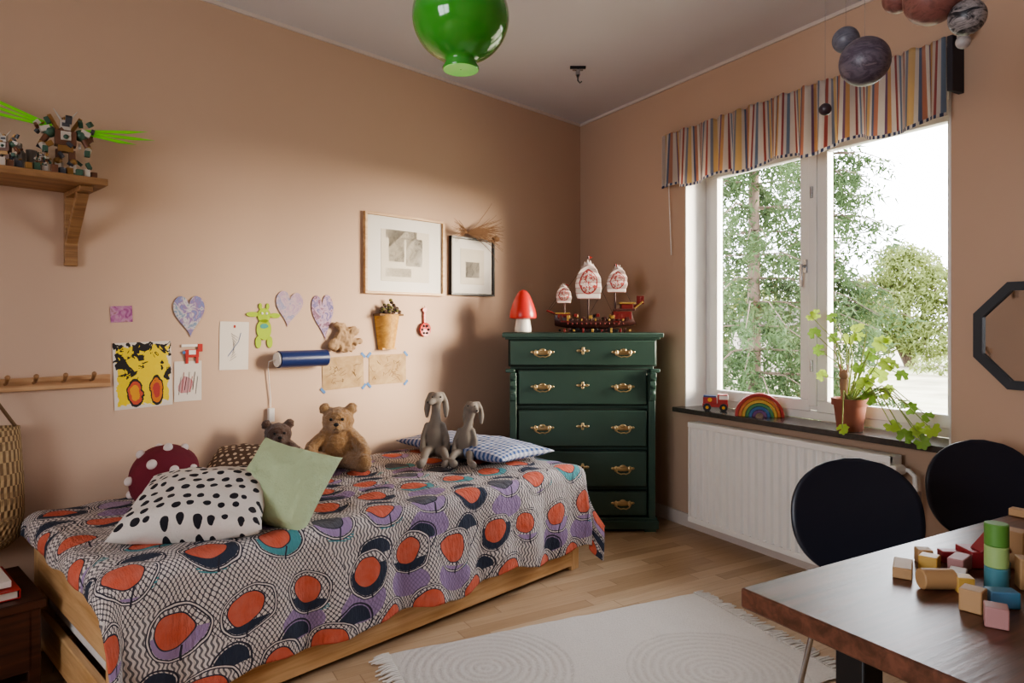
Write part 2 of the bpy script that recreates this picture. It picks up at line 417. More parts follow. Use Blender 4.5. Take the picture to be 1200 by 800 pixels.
for k in range(5):
    b.sph((-.2+k*.1,-.03,.10),(.007,.007,.012),m_gold if k%2 else m_black,seg=8,rings=6)
b.tube([(-.22,0,.11),(-.285,0,.135)],.006,m_hull2); b.tube([(.25,0,.16),(.285,0,.175),(.29,0,.22)],.006,m_hull2); b.box((.29,0,.2),(.045,.01,.05),m_hull2)
b.tube([(.24,-.03,.14),(.30,-.03,.19)],.005,m_gold)
for x,h,r in ((-.03,.47,.006),(.135,.42,.005),(-.175,.30,.005)):
    b.cyl((x,0,.06),(x,0,h),r,m_hull); b.prism([(0,0),(.03,.01),(0,.022)],.002,m_redp,Matrix.Translation((x,0,h-.02))@Matrix.Rotation(pi/2,4,'X'))
for (x0,z0,x1,z1) in ((-.03,.44,-.27,.13),(-.03,.44,.12,.12),(.135,.39,.24,.17),(.135,.39,-.03,.1),(-.175,.28,-.28,.13)):
    b.cyl((x0,0,z0),(x1,0,z1),.0012,m_black,seg=5)
for k in range(10): b.box((-.2+k*.045,.0,.085+.01*(k%3)),(.02,.09,.02),[m_hull,m_gold,m_hull2][k%3])
for k in range(16):
    b.box((-.21+k*.028,-.075-.012*(k%2),.014),(.012,.012,.012+.008*(k%3)),[m_black,m_hull2,m_hull,m_gold][k%4])
b.done('hull_and_masts',None,.0015,parent=S)
b=B()
def sail(cx,cz,w_,h_,tilt):
    def fn(u,v):
        fan=(u-.5)
        x=cx+fan*w_*(.72+.42*math.sin(pi*(v*.8+.1))-.42*v)+tilt*v*h_
        z=cz+v*h_*(1-.45*abs(fan)**1.6*v)+ .012*math.cos(u*2*pi*4)*(v>.98)+.03*h_*v*fan*2
        return (x,-.02-.018*math.sin(pi*v)*math.cos(fan*2)-.01*math.cos(v*7*pi),z)
    b.grid(fn,18,28,m_sail)
sail(-.03,.205,.165,.235,-.02); sail(.14,.245,.13,.165,.05); sail(-.18,.18,.095,.115,-.04)
b.done('sails',None,parent=S,solid=.002)
# ---------------------------------------------------------------- bed
BD=empty('bed',BM); s0,s1,d0,d1=1.32,3.41,.10,1.035
b=B()
for s in (s0+.028,s1-.028):
    for d in (d0+.028,d1-.028): b.box((s,d,.20 if s<2 else .21),(.056,.056,.40 if s<2 else .42),m_pineV)
b.done('bed_posts',None,.004,parent=BD)
b=B()
for d in (d0+.014,d1-.014):
    b.box(((s0+s1)/2,d,.075),(s1-s0-.112,.026,.105),m_pine); b.box(((s0+s1)/2,d,.30),(s1-s0-.112,.026,.12),m_pine)
b.done('bed_side_rails',None,.004,parent=BD)
m_pineY=wood('pine_wood_y','#BA8E5C','#D8B284',1,.42)
b=B()
for s in (s0+.014,s1-.014):
    b.box((s,(d0+d1)/2,.32),(.026,d1-d0-.10,.14),m_pineY); b.box((s,(d0+d1)/2,.10),(.026,d1-d0-.10,.12),m_pineY)
b.done('bed_end_boards',None,.004,parent=BD)
m_sheet=mat('white_sheet','#DAD7D6',.9,bump=lambda g:g.noise(g.tc('Object'),14,3),bs=.4,bd=.02)
b=B(); b.box(((s0+s1)/2,(d0+d1)/2,.315),(s1-s0-.07,d1-d0-.07,.33),m_sheet); b.done('mattress',None,.03,seg=4,parent=BD)
def quiltfn(g):
    x,y=g.uv()
    v0=g.comb(x,y)
    dn=g.noise(v0,5,2); dn2=g.noise(g.mp(v0,(1,1,1),(0,0,1.3)),4.3,2)
    x=x+(dn-.5)*.06; y=y+(dn2-.5)*.06
    cw,ch=.215,.205
    ORA,PUR,NAV,TEA,CRE,BLK=hx('#C9512D'),hx('#9A84A8'),hx('#303748'),hx('#4F8E94'),hx('#D2C9C4'),hx('#33313E')
    p=x*66.0+y*48.0; q=x*66.0-y*48.0
    lat=g.sin(p*3.1416)*g.sin(q*3.1416)
    net=(g.ab(lat)<.28)*.9
    wob=g.noise(v0,2.2,1)
    lat2=(g.sin(x*420.0+g.sin(y*210.0)*1.5)>.2)*.8
    net=g.mix(wob>.52,net*1.0,lat2*1.0)
    bg=g.mix(net,CRE,BLK)
    def ell(cx,cy,rx,ry,phase):
        row=g.fl(y/ch+phase); xs=x/cw+row*.5+phase*.7; col=g.fl(xs); h=g.hash(col+cx*31.0,row+cy*17.0)
        fx=(g.fr(xs)-.5)*cw+(h-.5)*.05; fy=(g.fr(y/ch+phase)-.5)*ch
        return g.ln(fx/rx,fy/ry),h,fy
    e1,h1,f1=ell(3.0,2.0,.088,.058,.5)
    c=g.mix(e1<1.0,bg,g.mix(h1>.56,bg,g.mix(net*.35,PUR,BLK)))
    e2,h2b,f2=ell(8.0,5.0,.062,.052,.27)
    c=g.mix((e2<1.0)*(h2b>.45)*(f2<.006),c,NAV)
    c=g.mix((g.ab(e2-1.12)<.05)*(h2b>.45),c,BLK)
    e3,h3,f3=ell(5.0,11.0,.055,.024,.74)
    c=g.mix((e3<1.0)*(h3>.35)*(g.fr(y*120.0+x*20.0)<.55),c,TEA)
    yr=y/ch; row=g.fl(yr); xs=x/cw+row*.5; col=g.fl(xs)
    h=g.hash(col,row); h2=g.hash(col+17.0,row+5.0)
    fx=(g.fr(xs)-.5)*cw+(h-.5)*.04; fy=(g.fr(yr)-.5)*ch+(h2-.5)*.03
    edge=(g.noise(v0,16,1)-.5)*.014
    r=g.ln(fx,fy*1.12)+edge
    c=g.mix(r<.091,c,BLK)
    c=g.mix(r<.0875,c,CRE)
    c=g.mix((r<.083)*(r>.079),c,BLK)
    c=g.mix((r<.079),c,g.mix(net,CRE,BLK))
    c=g.mix((r<.078)*((fy+(h-.5)*.10)>.018),c,g.ramp(h,[(0,PUR),(.28,NAV),(.5,PUR),(.72,TEA),(.86,NAV)],True))
    r3=g.ln(fx-.008,(fy+.008)*1.15)+edge
    wash=g.noise(v0,24,3)
    inner=g.ramp(h2,[(0,ORA),(.62,PUR),(.68,ORA),(.90,NAV)],True)
    c=g.mix(r3<.0590,c,BLK)
    c=g.mix(r3<.0550,c,g.mix(wash*.22,inner,CRE))
    st=(g.ab(fx+.01+g.sin(fy*60.0)*.006)<.003)*(fy>.040)*(fy<.085)
    return g.mix(st,c,BLK)
m_quilt=mat('patterned_quilt',rough=.92,fn=quiltfn,bump=lambda g:g.noise(g.mp(g.tc('UV'),(70,22,1)),1.0,3,.6)+g.noise(g.tc('UV'),9,2)*.8,bs=.7,bd=.016)
qs0,qs1,qd0,qd1=1.10,3.50,.105,1.435
def quilt(u,v):
    p=qs0+u*(qs1-qs0); q=qd0+v*(qd1-qd0)
    exf=max(0,1.34-p); exn=max(0,p-3.395); ey=max(0,q-1.015)
    ex=exf+exn; sg=-1 if exf>0 else 1
    e=math.hypot(ex,ey); r=.05
    bs_=min(max(p,1.34),3.395); bd_=min(q,1.015)
    nz=noise.noise(Vector((p*3,q*3,0)))*.014+noise.noise(Vector((p*9,q*7,3)))*.008+noise.noise(Vector((p*22,q*16,7)))*.003
    z=.512+nz
    if e<1e-6: return (bs_,bd_,z)
    if e<r*pi/2: off=r*math.sin(e/r); dr=r*(1-math.cos(e/r))
    else: off=r; dr=r+e-r*pi/2
    k=min(1,dr/.3)
    ux,uy=ex/e*sg,ey/e
    fold=(.016*math.sin(p*15+.6*math.sin(p*5))+.012*math.sin(p*31+q*4))*k if ey>ex else .014*math.sin(q*26)*k
    corner=min(ex,ey)*.35*k
    off=off+fold+.012*k+corner
    z=z-dr+.014*k*math.sin(p*11)
    return (bs_+ux*off,bd_+uy*off,max(z,.035))
b=B(); b.grid(quilt,340,170,m_quilt,us=qs1-qs0,vs_=qd1-qd0)
b.done('patterned_quilt',BM,solid=.008)
# ---------------------------------------------------------------- pillows
def pillow(name,w_,h_,t_,m,M,pw=.5,wr=.006,seed=0):
    b=B()
    for sg in (1,-1):
        def fn(u,v):
            x=2*u-1; y=2*v-1
            k=max(0,(1-x*x))*max(0,(1-y*y)); th_=t_/2*k**.38
            pin=1-.10*(1-abs(x)**2)*abs(y)**3; pin2=1-.10*(1-abs(y)**2)*abs(x)**3
            nz=noise.noise(Vector((x*2+seed,y*2,sg*3)))*wr*2+noise.noise(Vector((x*6+seed,y*5,sg)))*wr
            return (x*w_/2*pin2,y*h_/2*pin,sg*(th_+nz*min(1,k*4)))
        b.grid(fn,36,36,m,us=w_,vs_=h_)
    bmesh.ops.remove_doubles(b.bm,verts=b.bm.verts,dist=.0008)
    return b.done(name,M,sharp=180)
def PM(s,d,z,fx,tilt,roll=0):
    return BM@Matrix.Translation((s,d,z))@Matrix.Rotation(fx,4,'Z')@Matrix.Rotation(tilt,4,'X')@Matrix.Rotation(roll,4,'Z')
ra=math.atan2(R.dot(n),R.dot(a))
def dotsfn(g,base,dot,cw,r0,jit=.3):
    x,y=g.uv(); row=g.fl(y/cw); xs=x/cw+row*.5; col=g.fl(xs)
    hx_=g.hash(col,row)-.5; hy_=g.hash(col+9.0,row+4.0)-.5
    fx=(g.fr(xs)-.5-hx_*jit)*cw; fy=(g.fr(y/cw)-.5-hy_*jit)*cw
    r=g.ln(fx,fy)+(g.noise(g.tc('UV'),60,1)-.5)*.004
    return g.mix(r<(r0+hx_*r0*.4),base,dot)
wr_b=lambda g:g.noise(g.tc('Object'),16,4,.6)
m_polka=mat('polka_dot_fabric',rough=.9,fn=lambda g:dotsfn(g,hx('#D8D0C8'),hx('#232128'),.048,.0125,.35),bump=wr_b,bs=.45,bd=.025)
m_brn=mat('brown_dot_fabric',rough=.9,fn=lambda g:dotsfn(g,hx('#5A4436'),hx('#CDB89E'),.03,.0075),bump=wr_b,bs=.3,bd=.02)
m_lime=mat('pale_green_linen','#B8C8A0',.9,var=.06,bump=lambda g:g.noise(g.tc('Object'),10,5,.65),bs=.6,bd=.03)
def gingham(g):
    x,y=g.uv(); p=g.fr(x*32.0)<.5; q=g.fr(y*32.0)<.5
    return g.mix((p+q)*.5,hx('#C6C9D4'),hx('#3C5688'))
m_ging=mat('blue_gingham',rough=.9,fn=gingham,bump=wr_b,bs=.3,bd=.02)
pillow('blue_gingham_pillow',.84,.38,.10,m_ging,PM(1.535,.48,.570,pi/2,0),seed=4)
pillow('polka_dot_pillow',.47,.42,.17,m_polka,PM(3.05,.76,.600,ra+.05,math.radians(15),.1),seed=1)
pillow('green_cushion',.33,.32,.14,m_lime,PM(2.815,.87,.637,ra-.1,math.radians(52),math.radians(-14)),seed=2)
pillow('brown_dotted_cushion',.36,.34,.15,m_brn,PM(2.74,.42,.605,ra,math.radians(25)),seed=3)
m_dred=mat('dark_red_felt','#702632',.95,bump=wr_b,bs=.3,bd=.02); m_felt=mat('white_felt','#D8CAC4',.95)
b=B()
b.lathe([(.001,-.07),(.08,-.07),(.13,-.055),(.148,-.02),(.14,.03),(.11,.08),(.06,.112),(.001,.122)],m_dred,seg=40)
b.lathe([(.001,-.15),(.05,-.148),(.062,-.10),(.06,-.06),(.001,-.05)],m_felt)
dots=[(0,1.5,.022)]+[(-1.57+k*1.257,.86,.020) for k in range(5)]+[(-.95+k*.9,.28,.019) for k in range(7)]
for (az,el,r) in dots:
    rr=.146*math.cos(el)**.8; zz=-.02+.142*math.sin(el); b.sph((rr*math.cos(az),rr*math.sin(az),zz),(r,r,r*.8),m_felt,seg=14,rings=10)
b.done('mushroom_cushion',cols(R,F,UP,a*3.03+n*.33+UP*.62)@Euler((.95,-.25,0)).to_matrix().to_4x4()@Matrix.Scale(.9,4),sharp=70)
# ---------------------------------------------------------------- stuffed animals
def plush(name,parts,m,M,vox=.006,smooth=6,limbs=()):
    b=B()
    for c,r,rot in parts: b.sph(c,r,m,rot,seg=20,rings=14)
    for path,rad in limbs:
        b.tube(path,rad,m,12)
        b.sph(path[-1],rad[-1],m,seg=12,rings=8); b.sph(path[0],rad[0],m,seg=12,rings=8)
    ob=b.done(name,M,sharp=180)
    q=ob.modifiers.new('rm','REMESH'); q.mode='VOXEL'; q.voxel_size=vox; q.use_smooth_shade=True
    q=ob.modifiers.new('sm','SMOOTH'); q.iterations=smooth; q.factor=.6
    return ob
def furdisp(ob,st,size):
    t=bpy.data.textures.new(ob.name+'_fur','CLOUDS'); t.noise_scale=size; t.noise_depth=2
    q=ob.modifiers.new('fur','DISPLACE'); q.texture=t; q.strength=st; q.mid_level=.5
def fur(name,c1,c2): 
    return mat(name,rough=1,fn=lambda g:g.mix(g.noise(g.tc('Object'),60,4,.7),hx(c1),hx(c2)),bump=lambda g:g.noise(g.tc('Object'),160,4,.8),bs=.9,bd=.012,Sheen_Weight=.4)
m_bear=fur('teddy_fur','#7A5632','#C49A6A'); m_bear2=fur('teddy_fur_dark','#38221A','#6C4630'); m_bear3=fur('teddy_muzzle','#9A7448','#C8A478')
def bear(name,M,m,mm,k=1.0):
    S_=Matrix.Scale(k,4)
    parts=[((0,0,.085),(.075,.065,.09),None),((0,-.005,.20),(.068,.06,.06),None),((0,-.055,.185),(.032,.03,.026),None),
     ((-.056,.0,.252),(.027,.014,.027),None),((.056,.0,.252),(.027,.014,.027),None)]
    limbs=[([(-.05,-.01,.14),(-.10,-.04,.10),(-.115,-.075,.07)],[.032,.028,.027]),([(.05,-.01,.14),(.10,-.04,.10),(.115,-.075,.07)],[.032,.028,.027]),
     ([(-.04,-.02,.04),(-.09,-.09,.033),(-.115,-.13,.035)],[.042,.037,.034]),([(.04,-.02,.04),(.09,-.09,.033),(.115,-.13,.035)],[.042,.037,.034])]
    parts+=[((-.12,-.145,.045),(.03,.02,.038),None),((.12,-.145,.045),(.03,.02,.038),None)]
    ob=plush(name,parts,m,M@S_,limbs=limbs); furdisp(ob,.013,.011)
    b=B(); b.sph((-.024,-.064,.214),.0065,m_black); b.sph((.024,-.064,.214),.0065,m_black); b.sph((0,-.087,.195),(.011,.008,.008),m_black)
    b.tube([(0,-.088,.19),(0,-.089,.178),(-.01,-.085,.172)],.0016,m_black,6); b.tube([(0,-.089,.178),(.01,-.085,.172)],.0016,m_black,6)
    b.sph((-.056,-.013,.252),(.016,.006,.016),mm); b.sph((.056,-.013,.252),(.016,.006,.016),mm)
    b.sph((0,-.066,.182),(.027,.024,.020),mm)
    b.sph((-.12,-.163,.047),(.019,.006,.024),mm); b.sph((.12,-.163,.047),(.019,.006,.024),mm)
    b.done('bear_face',None,parent=ob); return ob
def SM(s,d,z,rot=0): return cols(R,F,UP,a*s+n*d+UP*z)@Matrix.Rotation(rot,4,'Z')
bear('teddy_bear',SM(2.21,.26,.525,.15),m_bear,m_bear3,1.12)
bear('teddy_bear',SM(2.48,.18,.525,.45),m_bear2,m_bear2,.90)
m_linen=mat('grey_linen_plush','#7C746C',.95,bump=lambda g:g.noise(g.tc('Object'),250,2),bs=.4,bd=.003)
def hare(name,M,k,lean,turn):
    h0=lean; t=turn
    parts=[((0,0,.080),(.044,.040,.075),None),((h0,-.004,.252),(.027,.031,.027),None),((h0+.020*t,-.032,.243),(.017,.027,.015),(.2,0,.55*t))]
    limbs=[([(0,0,.13),(h0*.5,.004,.19),(h0,0,.24)],[.030,.019,.020]),
      ([(h0-.010,.008,.272),(h0-.024,.018,.272),(h0-.036,.020,.240),(h0-.040,.018,.205),(h0-.040,.014,.175)],[.008,.010,.013,.014,.008]),
      ([(h0+.010,.008,.272),(h0+.024,.018,.272),(h0+.036,.020,.240),(h0+.040,.018,.205),(h0+.040,.014,.175)],[.008,.010,.013,.014,.008]),
      ([(-.032,-.006,.140),(-.050,-.020,.095),(-.052,-.045,.045)],[.014,.011,.013]),([(.032,-.006,.140),(.050,-.020,.095),(.052,-.045,.045)],[.014,.011,.013]),
      ([(-.022,-.02,.032),(-.038,-.09,.040),(-.045,-.15,.018),(-.055,-.20,.016)],[.026,.018,.015,.018]),([(.022,-.02,.032),(.038,-.09,.040),(.050,-.15,.018),(.075,-.20,.016)],[.026,.018,.015,.018])]
    ob=plush(name,parts,m_linen,M@Matrix.Scale(k,4),.0045,4,limbs)
    b=B(); b.sph((h0-.016,-.028,.261),.0036,m_black); b.sph((h0+.018,-.028,.261),.0036,m_black); b.sph((h0+.034*t,-.056,.243),(.005,.004,.004),m_black); b.done('hare_face',None,parent=ob)
hare('stuffed_rabbit',SM(1.755,.44,.527,.1),1.22,.006,-1); hare('stuffed_rabbit',SM(1.665,.58,.527,-.15),1.06,.03,1)
# ---------------------------------------------------------------- wall shelf and toys
m_shelf=wood('shelf_wood','#7E5A3C','#A88058',0,.5)
b=B(); b.box((3.71,.14,1.75),(1.0,.28,.026),m_shelf)
for s in (3.27,4.05):
    b.box((s,.012,1.592),(.045,.022,.29),m_shelf); b.box((s,.12,1.727),(.045,.22,.02),m_shelf)
    b.box((s,.10,1.632),(.04,.028,.235),m_shelf,(math.radians(-42),0,0))
b.done('wall_shelf',BM,.003)
SH=1.763
m_rob=[mat('robot_brown','#6B4632',.45),mat('robot_white','#BFB5AA',.4),mat('robot_green','#3E5B4A',.45),mat('robot_gold','#9A7444',.4,.3),mat('robot_grey','#4A4A50',.5)]
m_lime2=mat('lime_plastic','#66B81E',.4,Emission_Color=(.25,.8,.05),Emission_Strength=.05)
def SWM(s,d,z,rot=0): return cols(-a,-n,UP,a*s+n*d+UP*z)@Matrix.Rotation(rot,4,'Z')
def robot(name,M,k,blades=True,seed=1):
    rnd=random.Random(seed); b=B(); c=lambda i:m_rob[i]
    for sx in (-1,1):
        b.box((sx*.022,0,.012),(.026,.045,.022),c(2)); b.box((sx*.022,0,.04),(.018,.022,.04),c(1)); b.sph((sx*.022,-.004,.062),.013,c(3)); b.box((sx*.019,0,.083),(.02,.024,.035),c(0))
        b.sph((sx*.045,0,.158),(.02,.02,.02),c(2)); b.box((sx*.058,0,.165),(.03,.034,.018),c(1),(0,sx*.4,0)); b.cyl((sx*.05,0,.15),(sx*.066,-.008,.118),.01,c(0)); b.sph((sx*.067,-.008,.113),.011,c(3)); b.cyl((sx*.067,-.01,.11),(sx*.06,-.04,.09),.010,c(1)); b.box((sx*.06,-.045,.088),(.016,.02,.02),c(2))
        b.cyl((sx*.012,0,.205),(sx*.035,0,.24),.004,c(1),.001); b.box((sx*.03,.02,.19),(.012,.012,.07),c(3),(0,sx*.5,0))
    b.box((0,0,.105),(.045,.03,.022),c(3)); b.box((0,0,.14),(.062,.042,.05),c(0)); b.box((0,-.022,.146),(.03,.01,.03),c(1)); b.sph((0,-.028,.142),.008,c(2))
    b.box((0,0,.185),(.03,.03,.034),c(1)); b.box((0,-.014,.186),(.022,.008,.012),c(4)); b.box((0,0,.206),(.012,.026,.012),c(3))
    for i in range(26):
        x=rnd.uniform(-.085,.085); z=rnd.uniform(.05,.21); b.box((x,rnd.uniform(-.02,.03),z),(rnd.uniform(.008,.022),rnd.uniform(.01,.02),rnd.uniform(.008,.026)),m_rob[rnd.randrange(5)],(rnd.uniform(-1,1),rnd.uniform(-1,1),0))
    if blades:
        for dx,dz,l in ((-1,.36,.30),(-1,.24,.33),(-1,.12,.30),(1,.14,.22),(1,.02,.24),(1,-.10,.18)):
            L=math.hypot(dx,dz); ux,uz=dx/L,dz/L
            M2=cols((ux,0,uz),(-uz,0,ux),(0,-1,0),(ux*.04,.015,.175+uz*.02))
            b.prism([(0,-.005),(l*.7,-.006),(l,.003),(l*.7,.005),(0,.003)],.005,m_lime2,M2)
    return b.done(name,M@Matrix.Scale(k,4),.0015)
robot('toy_robot',SWM(3.32,.15,SH,-.15),1.10)
robot('toy_robot',SM(3.51,.16,SH,.3),.62,False,3); 
robot('toy_robot',SM(3.405,.20,SH,-.2),.36,False,4)
b=B(); m_clear=mat('grey_bottle','#8F8A86',.2)
for i in range(14):
    s=3.25+i*.026; b.box((s,.245+.010*(i%3),SH+.012),(.02,.02,.022+.01*(i%2)),m_rob[i%5]); 
b.lathe([(.001,0),(.018,0),(.018,.09),(.008,.105),(.008,.125),(.001,.125)],m_clear,(3.45,.08,SH)); b.lathe([(.001,0),(.016,0),(.018,.11),(.001,.112)],m_clear,(3.41,.06,SH))
b.done('toy_figures',BM,.001)
b=B(); b.box((3.46,.009,.985),(.66,.018,.05),m_lightwood)
for s in (3.201,3.299,3.395,3.484,3.58,3.68): b.tube([(s,.015,.99),(s,.045,.995),(s,.062,1.015)],[.006,.006,.008],m_shelf,10); b.sph((s,.064,1.018),.009,m_shelf)
b.done('wall_peg_rail',BM,.002)
m_straw=mat('woven_straw',rough=.9,fn=lambda g:(lambda u,v:g.mix((g.fr(v*30)-.5)*(g.fr(u*40+g.fl(v*30)*.5)-.5)>0,hx('#7E6448'),hx('#B89C74')))(*g.uv()),bump=lambda g:(lambda u,v:g.sin(v*180.0)*g.sin(u*250.0))(*g.uv()),bs=.6,bd=.006)
b=B(); b.lathe([(.001,.0),(.10,.0),(.135,.03),(.15,.12),(.148,.25),(.14,.38),(.135,.44),(.125,.44),(.12,.30),(.001,.29)],m_straw,sx=1,sy=.45,seg=36)
b.tube([(-.12,0,.44),(-.09,-.01,.56),(-.03,-.02,.62),(.0,-.02,.61),(.06,-.01,.54),(.12,0,.44)],.006,m_twine,8)
b.done('woven_bag',cols(-a,n*-1,UP,a*3.585+n*.085+UP*.40))
# ---------------------------------------------------------------- framed pictures
m_fr1=wood('frame_oak','#A9825A','#D1AE84',0,.5); m_frb=mat('frame_black','#1B1A1C',.4); m_mat=mat('passepartout','#D8D3CD',.9,var=.02)
def artfn(kind):
    def fn(g):
        v=g.tc('Object'); nn=g.noise(v,14,5,.7,1.0); f=g.noise(v,45,3,.6)
        if kind==0: return g.ramp(nn*.6+f*.5,[(.35,hx('#3A3431')),(.5,hx('#7D776F')),(.62,hx('#B7AFA3'))])
        return g.ramp(nn,[(.36,hx('#6F6E6C')),(.46,hx('#B4B0AA')),(.6,hx('#CCC8C2'))])
    return fn
m_art=[mat('art_print',rough=.8,fn=artfn(0)),mat('art_sketch',rough=.8,fn=artfn(1))]
def picture(name,s,z,w_,h_,fw,fm,art):
    b=B()
    b.box((0,0,.006),(w_-fw,h_-fw,.008),m_mat)
    b.box((0,h_/2-fw/2,.012),(w_,fw,.024),fm); b.box((0,-h_/2+fw/2,.012),(w_,fw,.024),fm)
    b.box((w_/2-fw/2,0,.012),(fw,h_-2*fw,.024),fm); b.box((-w_/2+fw/2,0,.012),(fw,h_-2*fw,.024),fm)
    for (x,y,ww,hh,m) in art: b.box((x,y,.0105),(ww,hh,.002),m)
    return b.done(name,LW(s,z,.002),.0015)
m_ink=mat('ink','#2D2A2B',.9); m_pencil=mat('pencil_grey','#8B8782',.9); m_cream=mat('cream_print','#CAC2B4',.9)
picture('framed_print',1.618,1.608,.561,.447,.014,m_fr1,[(0,-.005,.34,.29,m_cream),(-.03,.115,.22,.05,m_art[0]),(-.065,.03,.11,.14,m_art[0]),(.06,.02,.12,.16,m_art[1]),(-.05,-.10,.18,.05,m_art[1])])
picture('framed_sketch',1.10,1.575,.368,.36,.012,m_frb,[(0,0,.20,.22,m_cream),(0,-.02,.12,.10,m_art[1])])
b=B(); m_dry=mat('dried_grass','#7B5C43',.95); rnd=random.Random(5)
for i in range(110):
    y0=rnd.uniform(-.01,.01); L=rnd.uniform(.18,.30); an=rnd.gauss(.12,.20); cur=rnd.uniform(-.06,.04)
    pts=[(-.10,0,.012)]
    sgn=1 if i%4 else -1
    if sgn<0: L*=.5
    for k in range(1,6):
        t=k/5; pts.append((-.10+sgn*L*t*math.cos(an),y0+L*t*math.sin(an)+cur*t*t*1.3,.012+.03*math.sin(pi*t*.7)+rnd.uniform(0,.01)))
    b.tube(pts,[.0018,.0018,.0016,.0014,.001,.0006],m_dry,5,cap=False)
b.sph((.13,-.02,.03),(.03,.018,.02),m_dry); 
b.done('dried_grass_bundle',LW(1.07,1.78,.028))
# ---------------------------------------------------------------- children's drawings etc.
def blob(r1,r2,nn=22,j=.15,seed=0):
    rr=random.Random(seed); return [(r1*math.cos(2*pi*i/nn)*(1+rr.uniform(-j,j)),r2*math.sin(2*pi*i/nn)*(1+rr.uniform(-j,j))) for i in range(nn)]
def heart(w_,h_):
    o=[]
    for i in range(44):
        t=2*pi*i/44; o.append((w_/2*math.sin(t)**3,h_/2*(13*math.cos(t)-5*math.cos(2*t)-2*math.cos(3*t)-math.cos(4*t)+2.5)/14.5))
    return o
def wc(name,cs,sc_=18):
    st=[(.3+.4*i/(len(cs)-1),hx(c)) for i,c in enumerate(cs)]
    return mat(name,rough=.85,fn=lambda g:g.ramp(g.noise(g.tc('Object'),sc_,3,.6,1.0),st))
def T(x,y,z=0,r=0): return Matrix.Translation((x,y,z))@Matrix.Rotation(r,4,'Z')
m_bk=mat('black_paint','#2A2426',.8); m_rd=mat('red_paint','#A8433A',.8); m_tape=mat('blue_tape','#4C76A8',.7)
m_gp=wc('purple_drawing',['#7C3F6E','#A26090','#B98CA4','#7A4B3A'],25)
b=B(); b.box((0,0,.0015),(.083,.068,.001),m_gp,(0,0,.05)); b.done('purple_drawing',LW(3.085,1.258,.001))
def yelfn(g):
    x,y,z=g.xyz(g.tc('Object')); v=g.comb(x,y)
    n1=g.noise(v,16,3,.6,1.2); n2=g.noise(v,22,2,.5,.8)
    e=g.mx(g.ab(x)*9.0,g.ab(y)*7.4)+(n2-.5)*.5
    c=g.mix(e<.92,hx('#CFC5BA'),g.mix(n2,hx('#D8BC1C'),hx('#E0C838')))
    # two seated figures in red and orange, black strokes above
    w1=g.ln((x+.035+(n1-.5)*.03)/.030,(y+.075)/.055); w2=g.ln((x-.050+(n1-.5)*.03)/.024,(y+.070)/.060)
    c=g.mix(w1<1.0,c,hx('#B8503A')); c=g.mix(w1<.62,c,hx('#D0922C'))
    c=g.mix(w2<1.0,c,hx('#C0702C')); c=g.mix(w2<.55,c,hx('#A8403A'))
    c=g.mix((g.ab(w1-1.0)<.10),c,hx('#241E20')); c=g.mix((g.ab(w2-1.0)<.10),c,hx('#241E20'))
    lim=.555-y*.75
    c=g.mix((n1>lim)*(e<1.0)*(y>-.03),c,hx('#241E20'))
    return c
m_yelp=mat('yellow_painting_paint',rough=.8,fn=yelfn)
b=B(); b.box((0,0,.001),(.23,.28,.001),m_yelp)
b.done('yellow_painting',LW(3.0,1.0,.001)@Matrix.Rotation(.03,4,'Z'))
def heartobj(name,s,z,w_,h_,m,rot=0):
    b=B(); b.prism(heart(w_,h_),.003,m); b.done(name,LW(s,z,.003)@Matrix.Rotation(rot,4,'Z'))
heartobj('paper_heart',2.81,1.25,.135,.185,wc('watercolour_a',['#B8B4BE','#7480AC','#8A7298','#C3BBB8','#6A829C','#BFB6B8'],22),.05)
heartobj('paper_heart',2.332,1.29,.145,.175,wc('watercolour_b',['#C3B3B0','#A186A0','#B8A0A2','#8484A4','#C6B8B4'],22),-.1)
heartobj('paper_heart',2.14,1.25,.125,.235,wc('watercolour_c',['#A98AA6','#66628E','#B79CAC','#744C66','#B0A0AC'],24),.1)
b=B(); b.box((0,0,.0012),(.118,.178,.001),m_paper)
b.prism(blob(.03,.04,14,.2,11),.0006,mat('pink_crayon','#B98C90',.9),T(-.01,-.02,.0018)); 
for i in range(7): b.tube([(-.04+i*.012,-.06+.01*(i%3),.003),(-.03+i*.012,.02+.02*(i%2),.003)],.0010,[m_pencil,m_rd,m_ink][i%3],5)
b.done('crayon_drawing',LW(2.816,.962,.001))
b=B(); 
b.box((0,-.005,.004),(.06,.035,.005),m_redp); b.box((.035,.02,.004),(.022,.035,.005),m_redp); b.box((-.022,-.035,.004),(.012,.03,.005),m_redp); b.box((.022,-.035,.004),(.012,.03,.005),m_redp); b.box((0,.0,.0075),(.03,.02,.002),m_wpl); b.box((-.0,.03,.003),(.09,.012,.003),m_wpl); b.box((-.035,.0,.0045),(.012,.012,.005),m_tape)
b.done('dala_horse_ornament',LW(2.80,1.09,.002),.001)
b=B(); b.box((0,0,.0012),(.138,.225,.001),m_paper)
for i in range(10): b.tube([(-.02+.004*i,-.07+.012*i,.003),(.01-.003*i,-.05+.012*i,.003)],.0009,m_pencil,5)
b.prism(blob(.006,.008,8,.2,1),.0008,m_rd,T(0,.09,.002)); b.tube([(-.03,-.05,.003),(.02,.02,.003),(.03,.06,.003)],.0012,m_tape,5)
b.done('pencil_drawing',LW(2.607,1.115,.001)@Matrix.Rotation(-.02,4,'Z'))
m_gf=mat('lime_felt','#9CB438',.9)
b=B()
